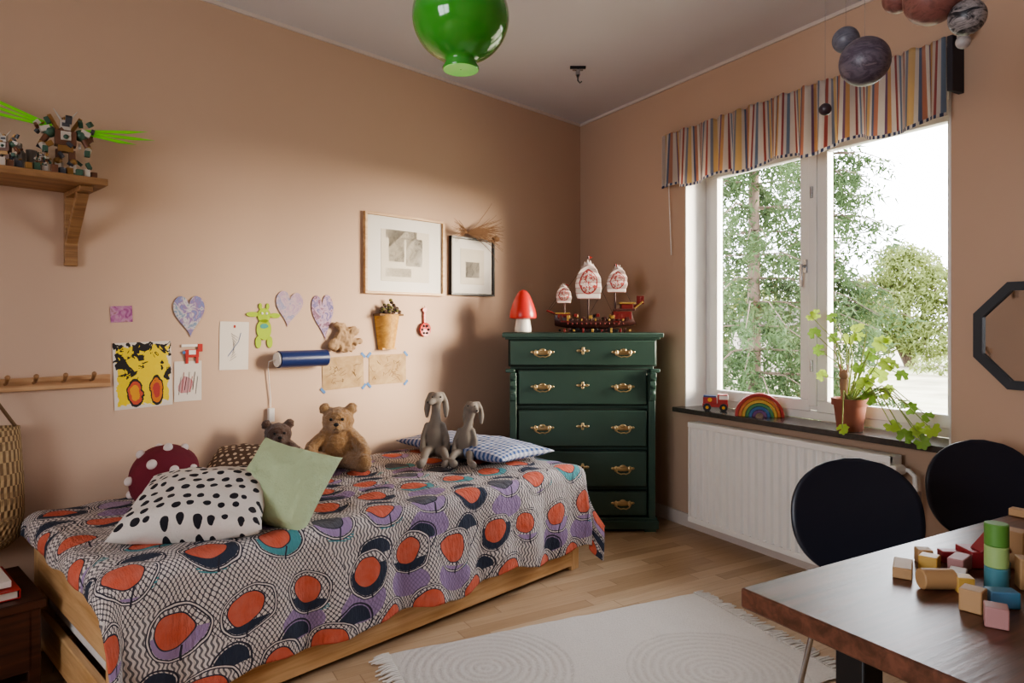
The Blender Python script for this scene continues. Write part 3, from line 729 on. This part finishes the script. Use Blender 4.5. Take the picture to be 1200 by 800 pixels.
for c,r in (((0,.035),(.032,.035)),((0,-.03),(.036,.05)),((-.055,.04),(.03,.012)),((.055,.035),(.026,.012)),((-.028,-.09),(.014,.028)),((.028,-.09),(.014,.028)),((-.018,.078),(.008,.015)),((.018,.078),(.008,.015))):
    b.prism(blob(r[0],r[1],18,.05,3),.004,m_gf,T(c[0],c[1],0))
b.sph((-.01,.045,.005),(.006,.006,.003),m_wpl); b.sph((.012,.045,.005),(.006,.006,.003),m_wpl); b.prism(blob(.02,.012,12,.1,2),.001,mat('teal_felt','#4B8E84',.9),T(0,-.015,.004))
b.done('green_paper_creature',LW(2.462,1.222,.002)@Matrix.Scale(1.03,4))
m_clay=mat('beige_clay','#9E8264',.9,bump=wr_b,bs=.5,bd=.01)
ob=plush('clay_wall_relief',[((0,0,.012),(.06,.055,.022),None),((.05,.035,.015),(.035,.03,.02),None),((-.06,-.03,.012),(.035,.035,.018),None),((.075,-.02,.012),(.035,.02,.014),None),((-.02,.065,.012),(.04,.02,.014),None),((.02,-.055,.012),(.05,.02,.014),None)],m_clay,LW(2.03,1.143,.012),.005,2); furdisp(ob,.035,.03)
m_blue=mat('blue_enamel','#24325F',.3)
b=B(); b.cyl((-.125,0,.055),(.135,0,.055),.042,m_blue,seg=28); b.cyl((-.135,0,.055),(-.125,0,.055),.036,m_wpl,seg=24); b.cyl((.135,0,.055),(.142,0,.055),.030,m_blue,seg=24); b.box((0,0,.01),(.12,.05,.02),m_wpl)
b.tube([(-.14,0,.05),(-.16,-.01,.03),(-.155,-.04,.012),(-.14,-.2,.008),(-.14,-.235,.008)],.0028,m_wpl,6)
b.box((-.14,-.27,.012),(.028,.065,.02),m_wpl); b.tube([(-.14,-.30,.008),(-.142,-.44,.008),(-.14,-.5,.008)],.0025,m_wpl,6)
b.done('blue_wall_lamp',LW(2.29,1.045,0),.002)
def sk(name,s,z,w_,h_,rot,seed):
    b=B(); m=wc(name+'_paper',['#9A7E58','#AA8E6A','#B89E76'],14); b.box((0,0,.0012),(w_,h_,.001),m)
    r_=random.Random(seed)
    for i in range(14):
        x,y=r_.uniform(-w_*.35,w_*.35),r_.uniform(-h_*.3,h_*.3); pts=[(x,y,.002)]
        for k in range(4): x+=r_.uniform(-.03,.03); y+=r_.uniform(-.02,.02); pts.append((max(-w_*.45,min(w_*.45,x)),max(-h_*.45,min(h_*.45,y)),.002))
        b.tube(pts,.0009,m_twine,5)
    for sx in (-1,1):
        for sy in (-1,1): b.box((sx*w_/2,sy*h_/2,.0022),(.035,.014,.001),m_tape,(0,0,sx*sy*-.8))
    b.done(name,LW(s,z,.001)@Matrix.Rotation(rot,4,'Z'))
sk('brown_paper_drawing',2.02,.96,.25,.17,.03,1); sk('brown_paper_drawing',1.735,.965,.25,.165,.0,2)
m_pocket=wood('wall_pocket_wood','#A87A38','#C89A50',2,.5)
b=B()
def wp(u,v):
    w0=.055+.03*v; an=pi*u; return (w0*math.cos(an),-.10+.20*v,.003+ (.045+.03*v)*math.sin(an))
b.grid(wp,18,6,m_pocket); b.box((0,-.10,.02),(.10,.01,.04),m_pocket); b.box((0,.098,.03),(.175,.012,.065),m_twine); b.box((0,0,.004),(.11,.2,.006),m_pocket)
m_moss=mat('dry_moss','#5E5A34',.95,vs=50,var=.5); rr=random.Random(3)
for i in range(60): b.sph((rr.gauss(0,.035),.125+rr.gauss(0,.018),.035+rr.uniform(-.015,.02)),(.012,.010,.01),[m_moss,m_soil,m_bear2][i%3],seg=8,rings=6)
b.done('wall_pocket_planter',LW(1.752,1.175,.002)@Matrix.Diagonal((.92,.95,1,1)),.001,solid=0)
b=B(); b.lathe([(.001,0),(.035,.003),(.042,.012),(.04,.02),(.001,.012)],m_redp,(0,-.04,0)); 
for k in range(6): b.sph((.024*math.cos(k*1.047),-.04+.024*math.sin(k*1.047),.02),(.008,.008,.003),m_ink,seg=8,rings=6)
b.box((0,.03,.008),(.014,.075,.008),m_redp); b.prism(blob(.016,.014,14,.03,1),.009,m_redp,T(0,.075,.004)); b.tube([(0,.075,.01),(0,.10,.008)],.0015,m_twine,6)
b.done('red_wall_ornament',LW(1.48,1.225,.002),.001)
# ---------------------------------------------------------------- sill objects
SZ=.7195
m_terra=mat('terracotta','#8A5442',.8,bump=plaster,bs=.1,bd=.003); m_leaf=mat('geranium_leaf','#6E8C3C',.5,var=.35,vs=9); m_leaf2=mat('geranium_leaf_light','#9CB44E',.5,var=.3); m_stem=mat('plant_stem','#8A9A55',.7)
translucent(m_leaf,.4); translucent(m_leaf2,.4)
P_=empty('potted_geranium',Matrix.Translation((2.165,-.0,SZ)))
b=B(); b.lathe([(.001,0),(.055,0),(.07,.12),(.08,.12),(.082,.15),(.072,.15),(.068,.13),(.001,.13)],m_terra,seg=36); b.lathe([(.001,.125),(.068,.128),(.03,.138),(.001,.14)],m_soil)
m_fig=mat('wooden_figure','#9C7A5E',.6); b.cyl((-.01,-.03,.13),(-.01,-.03,.24),.012,m_fig,.02); b.sph((-.01,-.03,.26),(.022,.02,.026),m_fig); b.cyl((-.025,-.03,.27),(-.03,-.03,.31),.006,m_fig,.002); b.cyl((.005,-.03,.27),(.01,-.03,.31),.006,m_fig,.002)
b.done('pot',None,parent=P_)
b=B(); rr=random.Random(12)
def leaf(c,r,nrm,m):
    nrm=Vector(nrm).normalized(); x=nrm.orthogonal().normalized(); x=Matrix.Rotation(rr.uniform(0,6),3,nrm)@x; y=nrm.cross(x)
    nn=28; vs=[Vector(c)]; fs=[]
    for k in range(nn+1):
        an=.35+k/nn*(2*pi-.7); rad=r*(1+.13*math.cos(an*7))
        vs.append(Vector(c)+x*math.cos(an)*rad+y*math.sin(an)*rad+nrm*(-.22*r*(1 if k%4<2 else .6)))
    for k in range(nn): fs.append((0,k+1,k+2))
    b.add(vs,fs,m)
LV=[(-.199,.538),(-.051,.528),(.014,.483),(-.096,.434),(.170,.412),(-.188,.370),(-.128,.248),(.254,.273),(.130,.264),(.065,.30),(.196,.193),(.272,.133),(.298,.074),(.362,.038),(.451,.075),(.138,.168),(.065,.03),(.117,.36),(-.03,.434),(.413,.02),(.098,.223),(-.156,.453),(.208,.325),(.33,.10),(.39,.06)]
for i,(x,z) in enumerate(LV):
    y=rr.uniform(-.08,.06)
    if z<.08 or x>.4: y=-.13-rr.uniform(0,.05)
    mid=(x*.35+rr.uniform(-.02,.02),y*.4,.14+max(.05,(z-.14)*.6+.03))
    if x>.12: mid=(x*.55,y*.6,max(z+.05,.22))
    b.tube([(rr.uniform(-.02,.02),rr.uniform(-.02,.02),.13),mid,(x,y,z)],[.0045,.003,.002],m_stem,6)
    leaf((x,y,z),rr.uniform(.024,.037),(rr.uniform(-.2,1),-1,rr.uniform(.1,1.0)),m_leaf if i%2 else m_leaf2)
    if i%2==0: leaf((x+rr.uniform(-.04,.04),y+.02,z+rr.uniform(-.03,.035)),rr.uniform(.018,.028),(rr.uniform(-.2,1),-1,rr.uniform(0,1)),m_leaf2)
b.done('stems_and_leaves',None,parent=P_)
b=B(); rc=['#A83A36','#C07040','#C4A04A','#4E8256','#3F6A9A','#6E4A7A']
for i,c in enumerate(rc):
    ro=.125-i*.0175; ri=ro-.0158; m=mat('rainbow_%d'%i,c,.5)
    pts=[(ro*math.cos(pi*k/24),ro*math.sin(pi*k/24)) for k in range(25)]+[(ri*math.cos(pi*k/24),ri*math.sin(pi*k/24)) for k in range(24,-1,-1)]
    b.prism(pts,.05,m,cols((1,0,0),(0,0,1),(0,-1,0),(0,.025,0)))
b.done('rainbow_stacking_toy',cols(R,F,UP,(1.62,.025,SZ))@Matrix.Rotation(-.28,4,'Z'),.0015)
m_tr=mat('toy_truck_red','#A8302F',.35); m_bl=mat('toy_blue','#2A3F6E',.4); m_ye=mat('toy_yellow','#D9A032',.4)
b=B(); b.box((0,0,.032),(.14,.055,.018),m_tr); b.box((.04,0,.068),(.055,.055,.055),m_tr); b.box((.046,0,.078),(.05,.058,.022),m_wpl); b.box((-.03,0,.06),(.075,.05,.035),m_tr); b.box((-.03,0,.082),(.07,.045,.01),m_bl); b.cyl((-.03,-.03,.065),(-.03,-.032,.065),.012,m_ye)
for x in (-.045,.045):
    for y in (-.03,.03): b.cyl((x,y-.008,.022),(x,y+.008,.022),.022,m_black); b.cyl((x,y-.010,.022),(x,y+.010,.022),.009,m_ye)
b.done('toy_fire_truck',cols(R,F,UP,(1.33,.0,SZ))@Matrix.Rotation(-.3,4,'Z'),.003)
# ---------------------------------------------------------------- octagonal mirror
m_mir=mat('mirror_glass','#C9C6C4',.03,1.0,var=0); m_mfr=mat('mirror_frame','#3A3F46',.45)
b=B(); Ro=.205/math.cos(pi/8); Ri=.172/math.cos(pi/8)
def octp(r): return [(r*math.cos(pi/8+k*pi/4),r*math.sin(pi/8+k*pi/4)) for k in range(8)]
o,i_=octp(Ro),octp(Ri); vs=[(p[0],p[1],0) for p in o]+[(p[0],p[1],.022) for p in o]+[(p[0],p[1],.022) for p in i_]+[(p[0],p[1],.006) for p in i_]
fs=[]
for L in range(3):
    for k in range(8): fs.append((L*8+k,L*8+(k+1)%8,(L+1)*8+(k+1)%8,(L+1)*8+k))
b.add(vs,fs,m_mfr,smooth=False); b.prism(octp(Ri+.004),.004,m_mir,Matrix.Translation((0,0,.005)))
b.done('octagonal_mirror',WW(2.915,1.172,.003))
# ---------------------------------------------------------------- table
m_tab=wood('table_walnut','#4A3024','#70493A',1,.34)
b=B(); b.box((3.80,-1.17,.722),(1.02,1.64,.036),m_tab); b.box((3.80,-1.17,.685),(.86,1.46,.04),m_black)
for x in (3.42,4.18):
    for y in (-1.84,-.50): b.box((x,y,.335),(.055,.055,.67),m_black)
b.done('wooden_table',None,.004)
bw=mat('block_natural','#B08C64',.55); cmap={'n':bw,'r':mat('block_red','#8A2E32',.45),'g':mat('block_green','#5E8E42',.45),'l':mat('block_lightgreen','#9AB676',.45),'t':mat('block_teal','#4E828E',.45),'b':mat('block_blue','#5480A0',.45),'p':mat('block_pink','#AC807E',.5),'y':mat('block_yellow','#C09A50',.45),'w':mat('block_white','#C0B4A4',.5)}
TZ=.7405; b=B()
def bx(x,y,z,sx,sy,sz,c,r=0): b.box((x,y,TZ+z+sz/2*.92),(sx*.92,sy*.92,sz*.92),cmap[c],(0,0,r))
bx(3.396,-1.668,0,.035,.075,.022,'n',.5); b.cyl((3.455,-1.715,TZ+.018),(3.485,-1.665,TZ+.018),.018,bw); bx(3.408,-1.600,0,.035,.035,.03,'y',.3)
b.prism([(0,0),(.06,0),(.03,.035)],.035,cmap['r'],Matrix.Translation((3.43,-1.50,TZ+.033))@Matrix.Rotation(1.0,4,'Z')@Matrix.Rotation(pi/2,4,'X')); bx(3.44,-1.49,0,.06,.06,.035,'r',1.0)
b.cyl((3.523,-1.596,TZ),(3.523,-1.596,TZ+.04),.019,cmap['t']); b.cyl((3.523,-1.596,TZ+.04),(3.523,-1.596,TZ+.078),.019,cmap['l']); b.cyl((3.523,-1.596,TZ+.078),(3.523,-1.596,TZ+.118),.019,cmap['g'])
bx(3.551,-1.732,0,.036,.036,.04,'n',.2); bx(3.566,-1.672,0,.05,.03,.03,'b',.9); bx(3.60,-1.763,0,.035,.035,.035,'p',.5)
bx(3.486,-1.445,0,.04,.04,.08,'n',.1); bx(3.55,-1.545,0,.035,.035,.06,'n',.7); bx(3.469,-1.618,0,.03,.05,.022,'w',.4); bx(3.32,-1.03,0,.06,.03,.02,'n',.1); bx(3.405,-1.52,0,.045,.025,.025,'r',.9)
bx(3.50,-1.54,0,.035,.035,.035,'t',.2); bx(3.62,-1.66,0,.04,.04,.04,'l',.3); bx(3.65,-1.58,0,.04,.08,.04,'n',.3); bx(3.44,-1.555,0,.03,.06,.03,'p',.2); bx(3.38,-1.57,0,.03,.03,.03,'n',.8)
b.cyl((3.57,-1.48,TZ),(3.57,-1.48,TZ+.07),.018,bw); bx(3.50,-1.66,0,.03,.03,.03,'y',.8); bx(3.60,-1.42,0,.07,.03,.03,'r',.2); bx(3.52,-1.36,0,.05,.05,.03,'n',.6)
b.done('wooden_building_blocks',None,.002)
# ---------------------------------------------------------------- chairs
m_ch=mat('dark_shell','#242835',.36,var=.05)
def chair(M):
    C_=empty('dining_chair',M); b=B()
    cl=[(-.255,.80),(-.248,.72),(-.235,.64),(-.22,.57),(-.205,.52),(-.19,.475),(-.15,.452),(-.08,.445),(.02,.448),(.12,.452),(.20,.448),(.235,.435)]
    def fn(u,v):
        t=v*(len(cl)-1); i=min(int(t),len(cl)-2); f=t-i
        x=cl[i][0]*(1-f)+cl[i+1][0]*f; z=cl[i][1]*(1-f)+cl[i+1][1]*f
        if v<.45:
            zc=.625; k=max(0,1-abs((z-zc)/.176)**2.3); w0=.195*k**.5
            w0=max(w0,.09 if z<.55 else 0)
        else:
            q=(x+.19)/.425; w0=.09+.12*min(1,max(0,q*4))**.7; 
            if q>.75: w0*=(1-((q-.75)/.25)**2*.45)
        yy=(u*2-1)*w0
        cur=.45*yy*yy*(1 if v<.5 else 0)
        return (x+cur*.9,yy,z+(.35*yy*yy if v>=.5 else 0))
    b.grid(fn,24,66,m_ch); b.done('shell',None,parent=C_,solid=.010)
    b=B()
    for sx,sy in ((1,1),(1,-1),(-1,1),(-1,-1)): b.tube([(sx*.03,sy*.05,.435),(sx*.10,sy*.10,.43),(sx*.135,sy*.14,.40),(sx*.20,sy*.20,.0)],.008,m_chrome,10)
    b.cyl((0,0,.425),(0,0,.442),.09,m_black); b.done('legs',None,parent=C_)
ca=math.radians(-35)
for cx,cy in ((2.855,-1.0),(2.87,-.296)):
    chair(Matrix.Translation((cx+.235*math.cos(ca),cy+.235*math.sin(ca),0))@Matrix.Rotation(ca,4,'Z'))
# ---------------------------------------------------------------- rug
def rugarc(g):
    x,y=g.uv(); r1=g.ln(x-1.02,y-.20); r2=g.ln(x-.30,y-.55)
    rm=g.m('MINIMUM',r1,r2); return (g.sin(rm*210.0)*.5+.5)*(rm<.31)*(g.noise(g.tc('UV'),90,2)>.45)
m_rug=mat('cream_cotton_rug',rough=.95,fn=lambda g:g.mix(rugarc(g)*.26,g.mix(g.noise(g.tc('UV'),90,3),hx('#CDC6BE'),hx('#DED9D2')),hx('#A89E94')),bump=lambda g:rugarc(g)*.8+g.noise(g.tc('UV'),140,3,.7)*1.2,bs=.8,bd=.006)
RM=cols((.100,.995,0),(-.995,.100,0),UP,(2.545,-2.20,0))
RL,RWd=1.41,.79
b=B()
def rf(u,v): 
    x,y=u*RL,v*RWd; return (x,y,.008+.004*noise.noise(Vector((x*5,y*5,0)))+.003*noise.noise(Vector((x*14,y*12,3))))
b.grid(rf,90,50,m_rug,us=RL,vs_=RWd)
rr=random.Random(4)
for e in (0,1):
    for i in range(62):
        y=i/61*RWd; x0=e*RL; dx=(1 if e else -1)
        L=rr.uniform(.045,.07); w_=rr.uniform(-.02,.02)
        b.tube([(x0-dx*.01,y,.009),(x0+dx*L*.3,y+w_*.2,.010),(x0+dx*L*.7,y+w_*.6,.007),(x0+dx*L,y+w_,.005)],[.005,.0045,.004,.0028],m_rug,6)
b.done('cream_fringed_rug',RM,solid=0)
# ---------------------------------------------------------------- pendant lamp, hook, mobile
m_gg=mat('green_glass','#3F9634',.10,var=.05,Coat_Weight=.5)
m_gg2=mat('green_glass_light','#8FD86A',.15,Emission_Color=(.3,.8,.2),Emission_Strength=.12)
b=B(); pr=[]
r0=.142
for k in range(2,29):
    t=-pi/2+pi*k/30; pr.append((r0*math.cos(t),r0*.93*math.sin(t)))
pr=[(.052,-r0*.93-.022),(.054,-r0*.93-.018),(.045,-r0*.93-.002),(.048,-r0*.93+.006)]+[p for p in pr if p[0]>.05]
b.lathe(pr,m_gg,seg=64); b.lathe([(.001,-.125),(.047,-.152),(.051,-.153),(.051,-.156),(.001,-.154)],m_gg2,seg=40)
b.lathe([(.055,.118),(.052,.14),(.03,.15),(.012,.16),(.004,.17)],m_chrome); b.tube([(0,0,.16),(0,0,.555)],.003,m_wpl,8); b.lathe([(.004,.53),(.045,.56),(.05,.583),(.001,.584)],m_wpl)
b.done('green_glass_pendant_lamp',Matrix.Translation((2.345,-2.098,2.115)),sharp=60)
b=B(); b.box((0,0,-.006),(.09,.02,.012),m_black); b.cyl((0,0,0),(0,0,-.06),.008,m_black); b.tube([(0,0,-.055),(.0,0,-.08),(.012,0,-.095),(.022,0,-.085)],.004,m_black,8); b.cyl((-.03,0,-.018),(.03,0,-.018),.007,m_chrome); b.cyl((0,0,-.02),(0,0,-.05),.013,m_chrome)
b.done('ceiling_hook',cols(R,F,UP,(.93,-.68,2.6995)))
def marb(name,cs,sc_=12,dist=2.5):
    st=[(.25+.5*i/(len(cs)-1),hx(c)) for i,c in enumerate(cs)]
    return mat(name,rough=.4,fn=lambda g:g.ramp(g.noise(g.mp(g.tc('Object'),(1,1,3)),sc_,4,.6,dist),st))
pm=[marb('planet_grey_violet',['#3E3A46','#6D6470','#4E4452','#877B80']),marb('planet_grey',['#4C4C58','#6E6E7A','#45454F']),marb('planet_rust',['#5E3C38','#8E5F58','#6A4440']),marb('planet_dark',['#15151A','#1E1E26','#9D9696','#202028'],14),marb('planet_small',['#2E2328','#43343A'],10),marb('planet_pale',['#8F8A90','#C8C2BE'],10)]
MB=empty('planet_mobile'); b=B(); b2=B()
for (x,y,z,r,m) in ((3.054,-1.259,1.908,.063,pm[0]),(2.936,-1.165,2.027,.0366,pm[1]),(3.171,-1.156,2.053,.068,pm[2]),(3.244,-1.136,1.978,.0425,pm[3]),(3.035,-1.395,1.766,.0153,pm[4]),(3.039,-1.085,2.122,.040,pm[2]),(3.157,-.982,1.980,.0185,pm[5])):
    b.sph((x,y,z),r,m,seg=32,rings=20); b2.cyl((x,y,z+r*.9),(x,y,2.70),.0005,m_pencil,seg=5)
b.done('planets',None,parent=MB); b2.done('threads',None,parent=MB)
# ---------------------------------------------------------------- nightstand lower-left
m_dkw=wood('dark_wood','#2A1610','#4E2A1C',0,.4)
b=B(); b.box((3.66,.33,.315),(.40,.42,.03),m_dkw)
for s in (3.49,3.83):
    for d in (.15,.51): b.box((s,d,.15),(.035,.035,.30),m_dkw)
b.box((3.66,.52,.20),(.33,.015,.20),m_dkw); b.box((3.475,.33,.20),(.015,.34,.20),m_dkw); b.box((3.66,.33,.06),(.33,.36,.015),m_dkw)
b.done('small_dark_nightstand',BM,.003)
b=B(); b.box((0,0,.008),(.22,.30,.003),m_redp); b.box((0.003,0,.02),(.21,.29,.024),m_paper); b.box((0,0,.034),(.22,.30,.004),m_redp); b.box((-.108,0,.02),(.004,.30,.028),m_redp); b.box((0,0,.05),(.18,.24,.02),m_wpl); b.done('stack_of_books',BM@Matrix.Translation((3.63,.34,.3245)),.001)
# ---------------------------------------------------------------- outdoors
m_grass=mat('outdoor_ground',rough=1,fn=lambda g:g.ramp(g.noise(g.tc('Object'),.25,4),[(.35,hx('#7A7660')),(.5,hx('#A8A28C')),(.65,hx('#7E8860'))]))
b=B(); b.box((-20,60.4,-1.3),(160,119,.1),m_grass); b.done('ground_outside')
m_ndl=mat('conifer_needles',rough=.9,fn=lambda g:g.mix(g.noise(g.tc('Object'),3,3),hx('#22321F'),hx('#556A42')))
m_ndl2=mat('pine_needles',rough=.9,fn=lambda g:g.mix(g.noise(g.tc('Object'),1.0,3),hx('#46532F'),hx('#8A9456')))
translucent(m_ndl,.4); translucent(m_ndl2,.4)
m_bark=mat('bark','#5E5046',.95,vs=8,var=.4)
def quadcloud(b,pts,size,m,rnd,elong=2.2):
    vs=[];fs=[]
    for P in pts:
        d=Vector((rnd.gauss(0,1),rnd.gauss(0,1),rnd.gauss(0,.7)-.8)).normalized(); e=d.orthogonal().normalized(); e=Matrix.Rotation(rnd.uniform(0,6.3),3,d)@e
        s=size*rnd.uniform(.5,1.3); i=len(vs); P=Vector(P)
        vs+=[P-e*s*.3,P+d*s*elong*.5-e*s*.1,P+d*s*elong,P+e*s*.3]; fs.append((i,i+1,i+2,i+3))
    b.add(vs,fs,m,smooth=False)
def spruce(name,loc,h,r,seed,dens=1.0,z0=.06,size=.16,layers=2.2):
    rnd=random.Random(seed); b=B(); b.cyl((0,0,0),(0,0,h),.12*h/10,m_bark,.02,seg=10); pts=[]
    nl=int(h*layers)
    for k in range(nl):
        zz=h*(z0+(1-z0)*k/nl); L=r*(1-(zz/h))**.8+.15; nb=6
        for j in range(nb):
            an=rnd.uniform(0,2*pi); Lb=L*rnd.uniform(.55,1.15); b.tube([(0,0,zz),(math.cos(an)*Lb*.5,math.sin(an)*Lb*.5,zz-.02*Lb),(math.cos(an)*Lb,math.sin(an)*Lb,zz-.25*Lb)],[.02,.012,.005],m_bark,5,cap=False)
            for q in range(int(60*dens*Lb)):
                t=rnd.uniform(.06,1)**.8; dr=-.02*Lb*t*2-.2*Lb*max(0,t-.5)*2
                hang=abs(rnd.gauss(0,.28)); pts.append((math.cos(an)*Lb*t+rnd.gauss(0,.07),math.sin(an)*Lb*t+rnd.gauss(0,.07),zz+dr-hang))
    quadcloud(b,pts,size,m_ndl,rnd); b.done(name,Matrix.Translation(loc))
spruce('spruce_tree',(-4.6,7.2,-1.25),12,2.1,1,2.7,size=.075)
spruce('spruce_tree',(-4.9,9.8,-1.25),13,1.5,9,2.2,size=.08)
spruce('spruce_tree',(-15.5,15.5,-1.25),14,2.8,2,1.0,size=.18)
def broad(name,loc,blobs,seed,m,size=.35,den=350,trunk=.22):
    rnd=random.Random(seed); b=B(); pts=[]
    for (x,y,z,r) in blobs:
        b.tube([(0,0,0),(x*.3,y*.3,z*.5),(x,y,z)],[trunk,trunk*.6,trunk*.25],m_bark,7,cap=False)
        for i in range(int(den*r*r)):
            d=Vector((rnd.gauss(0,1),rnd.gauss(0,1),rnd.gauss(0,1))).normalized()*r*rnd.uniform(.5,1.05); pts.append((x+d.x,y+d.y,z+d.z*.8))
    quadcloud(b,pts,size,m,rnd,1.4); b.done(name,Matrix.Translation(loc))
broad('pine_tree',(-19,37,-1.25),[(0,0,5.6,1.8),(1.6,0,4.6,1.6),(-1.8,0,4.4,1.6),(.6,-1,3.2,1.8),(-.6,0,6.4,1.2),(2.8,1,3.4,1.3),(-2.8,0,3.2,1.4),(-1,-1,2.0,1.6),(1.6,-1,1.6,1.5)],3,m_ndl2,.24,700)
broad('pine_tree',(-13.5,43,-1.25),[(0,0,3.8,1.8),(2,0,3.2,1.5),(-2,0,3.2,1.5),(0,0,5.0,1.2),(0,0,2.2,1.8)],4,m_ndl2,.28,400)
broad('deciduous_tree',(-30,33,-1.25),[(0,0,4.5,2.4),(2.6,1.5,3.6,2.0),(-2.6,-1.5,3.8,2.2),(0,0,2.2,2.2),(3.5,2.5,2,1.8)],6,m_ndl2,.30,300)
broad('hedge_row',(-6,31,-1.25),[(x,0,.5,.6) for x in range(-9,10)],5,m_ndl2,.2,330,.05)
m_house=mat('house_render','#A69D96',.9); m_roof=mat('house_roof','#6E6866',.9)
b=B(); b.box((0,0,1.2),(5,3.5,2.4),m_house); b.prism([(-2.8,0),(2.8,0),(0,1.3)],3.9,m_roof,Matrix.Translation((0,1.95,2.4))@Matrix.Rotation(pi/2,4,'X'))
for x in (-1.6,0,1.6): b.box((x,-1.76,1.3),(.8,.04,.9),m_roof)
b.done('neighbour_house',Matrix.Translation((-19.5,27,-1.25))@Matrix.Rotation(.5,4,'Z'))
# ---------------------------------------------------------------- light
w=bpy.data.worlds.new('world'); sc.world=w; w.use_nodes=True; nt=w.node_tree; bg=nt.nodes['Background']
bg.inputs[0].default_value=(.92,.95,1.0,1); bg.inputs[1].default_value=5.2
def light(name,typ,loc,direction,energy,col,**kw):
    l=bpy.data.lights.new(name,typ); l.energy=energy; l.color=col
    for k,v in kw.items(): setattr(l,k,v)
    o=bpy.data.objects.new(name,l); sc.collection.objects.link(o); o.location=loc
    o.rotation_euler=Vector(direction).to_track_quat('-Z','Y').to_euler(); return o,l
light('sun','SUN',(6,8,6),(-.60,-.78,-.11),6.5,(1,.85,.64),angle=math.radians(26))
o,l=light('window_portal','AREA',(xc,.30,(OZ0+OZ1)/2),(0,-1,0),1,(1,1,1),shape='RECTANGLE',size=OX1-OX0,size_y=OZ1-OZ0); l.cycles.is_portal=True
o,l=light('fill_window_portal','AREA',((bx0+bx1)/2,YB-.25,(bz0+bz1)/2),(0,1,0),1,(1,1,1),shape='RECTANGLE',size=bx1-bx0,size_y=bz1-bz0); l.cycles.is_portal=True  # portal for the added fill opening in the back wall
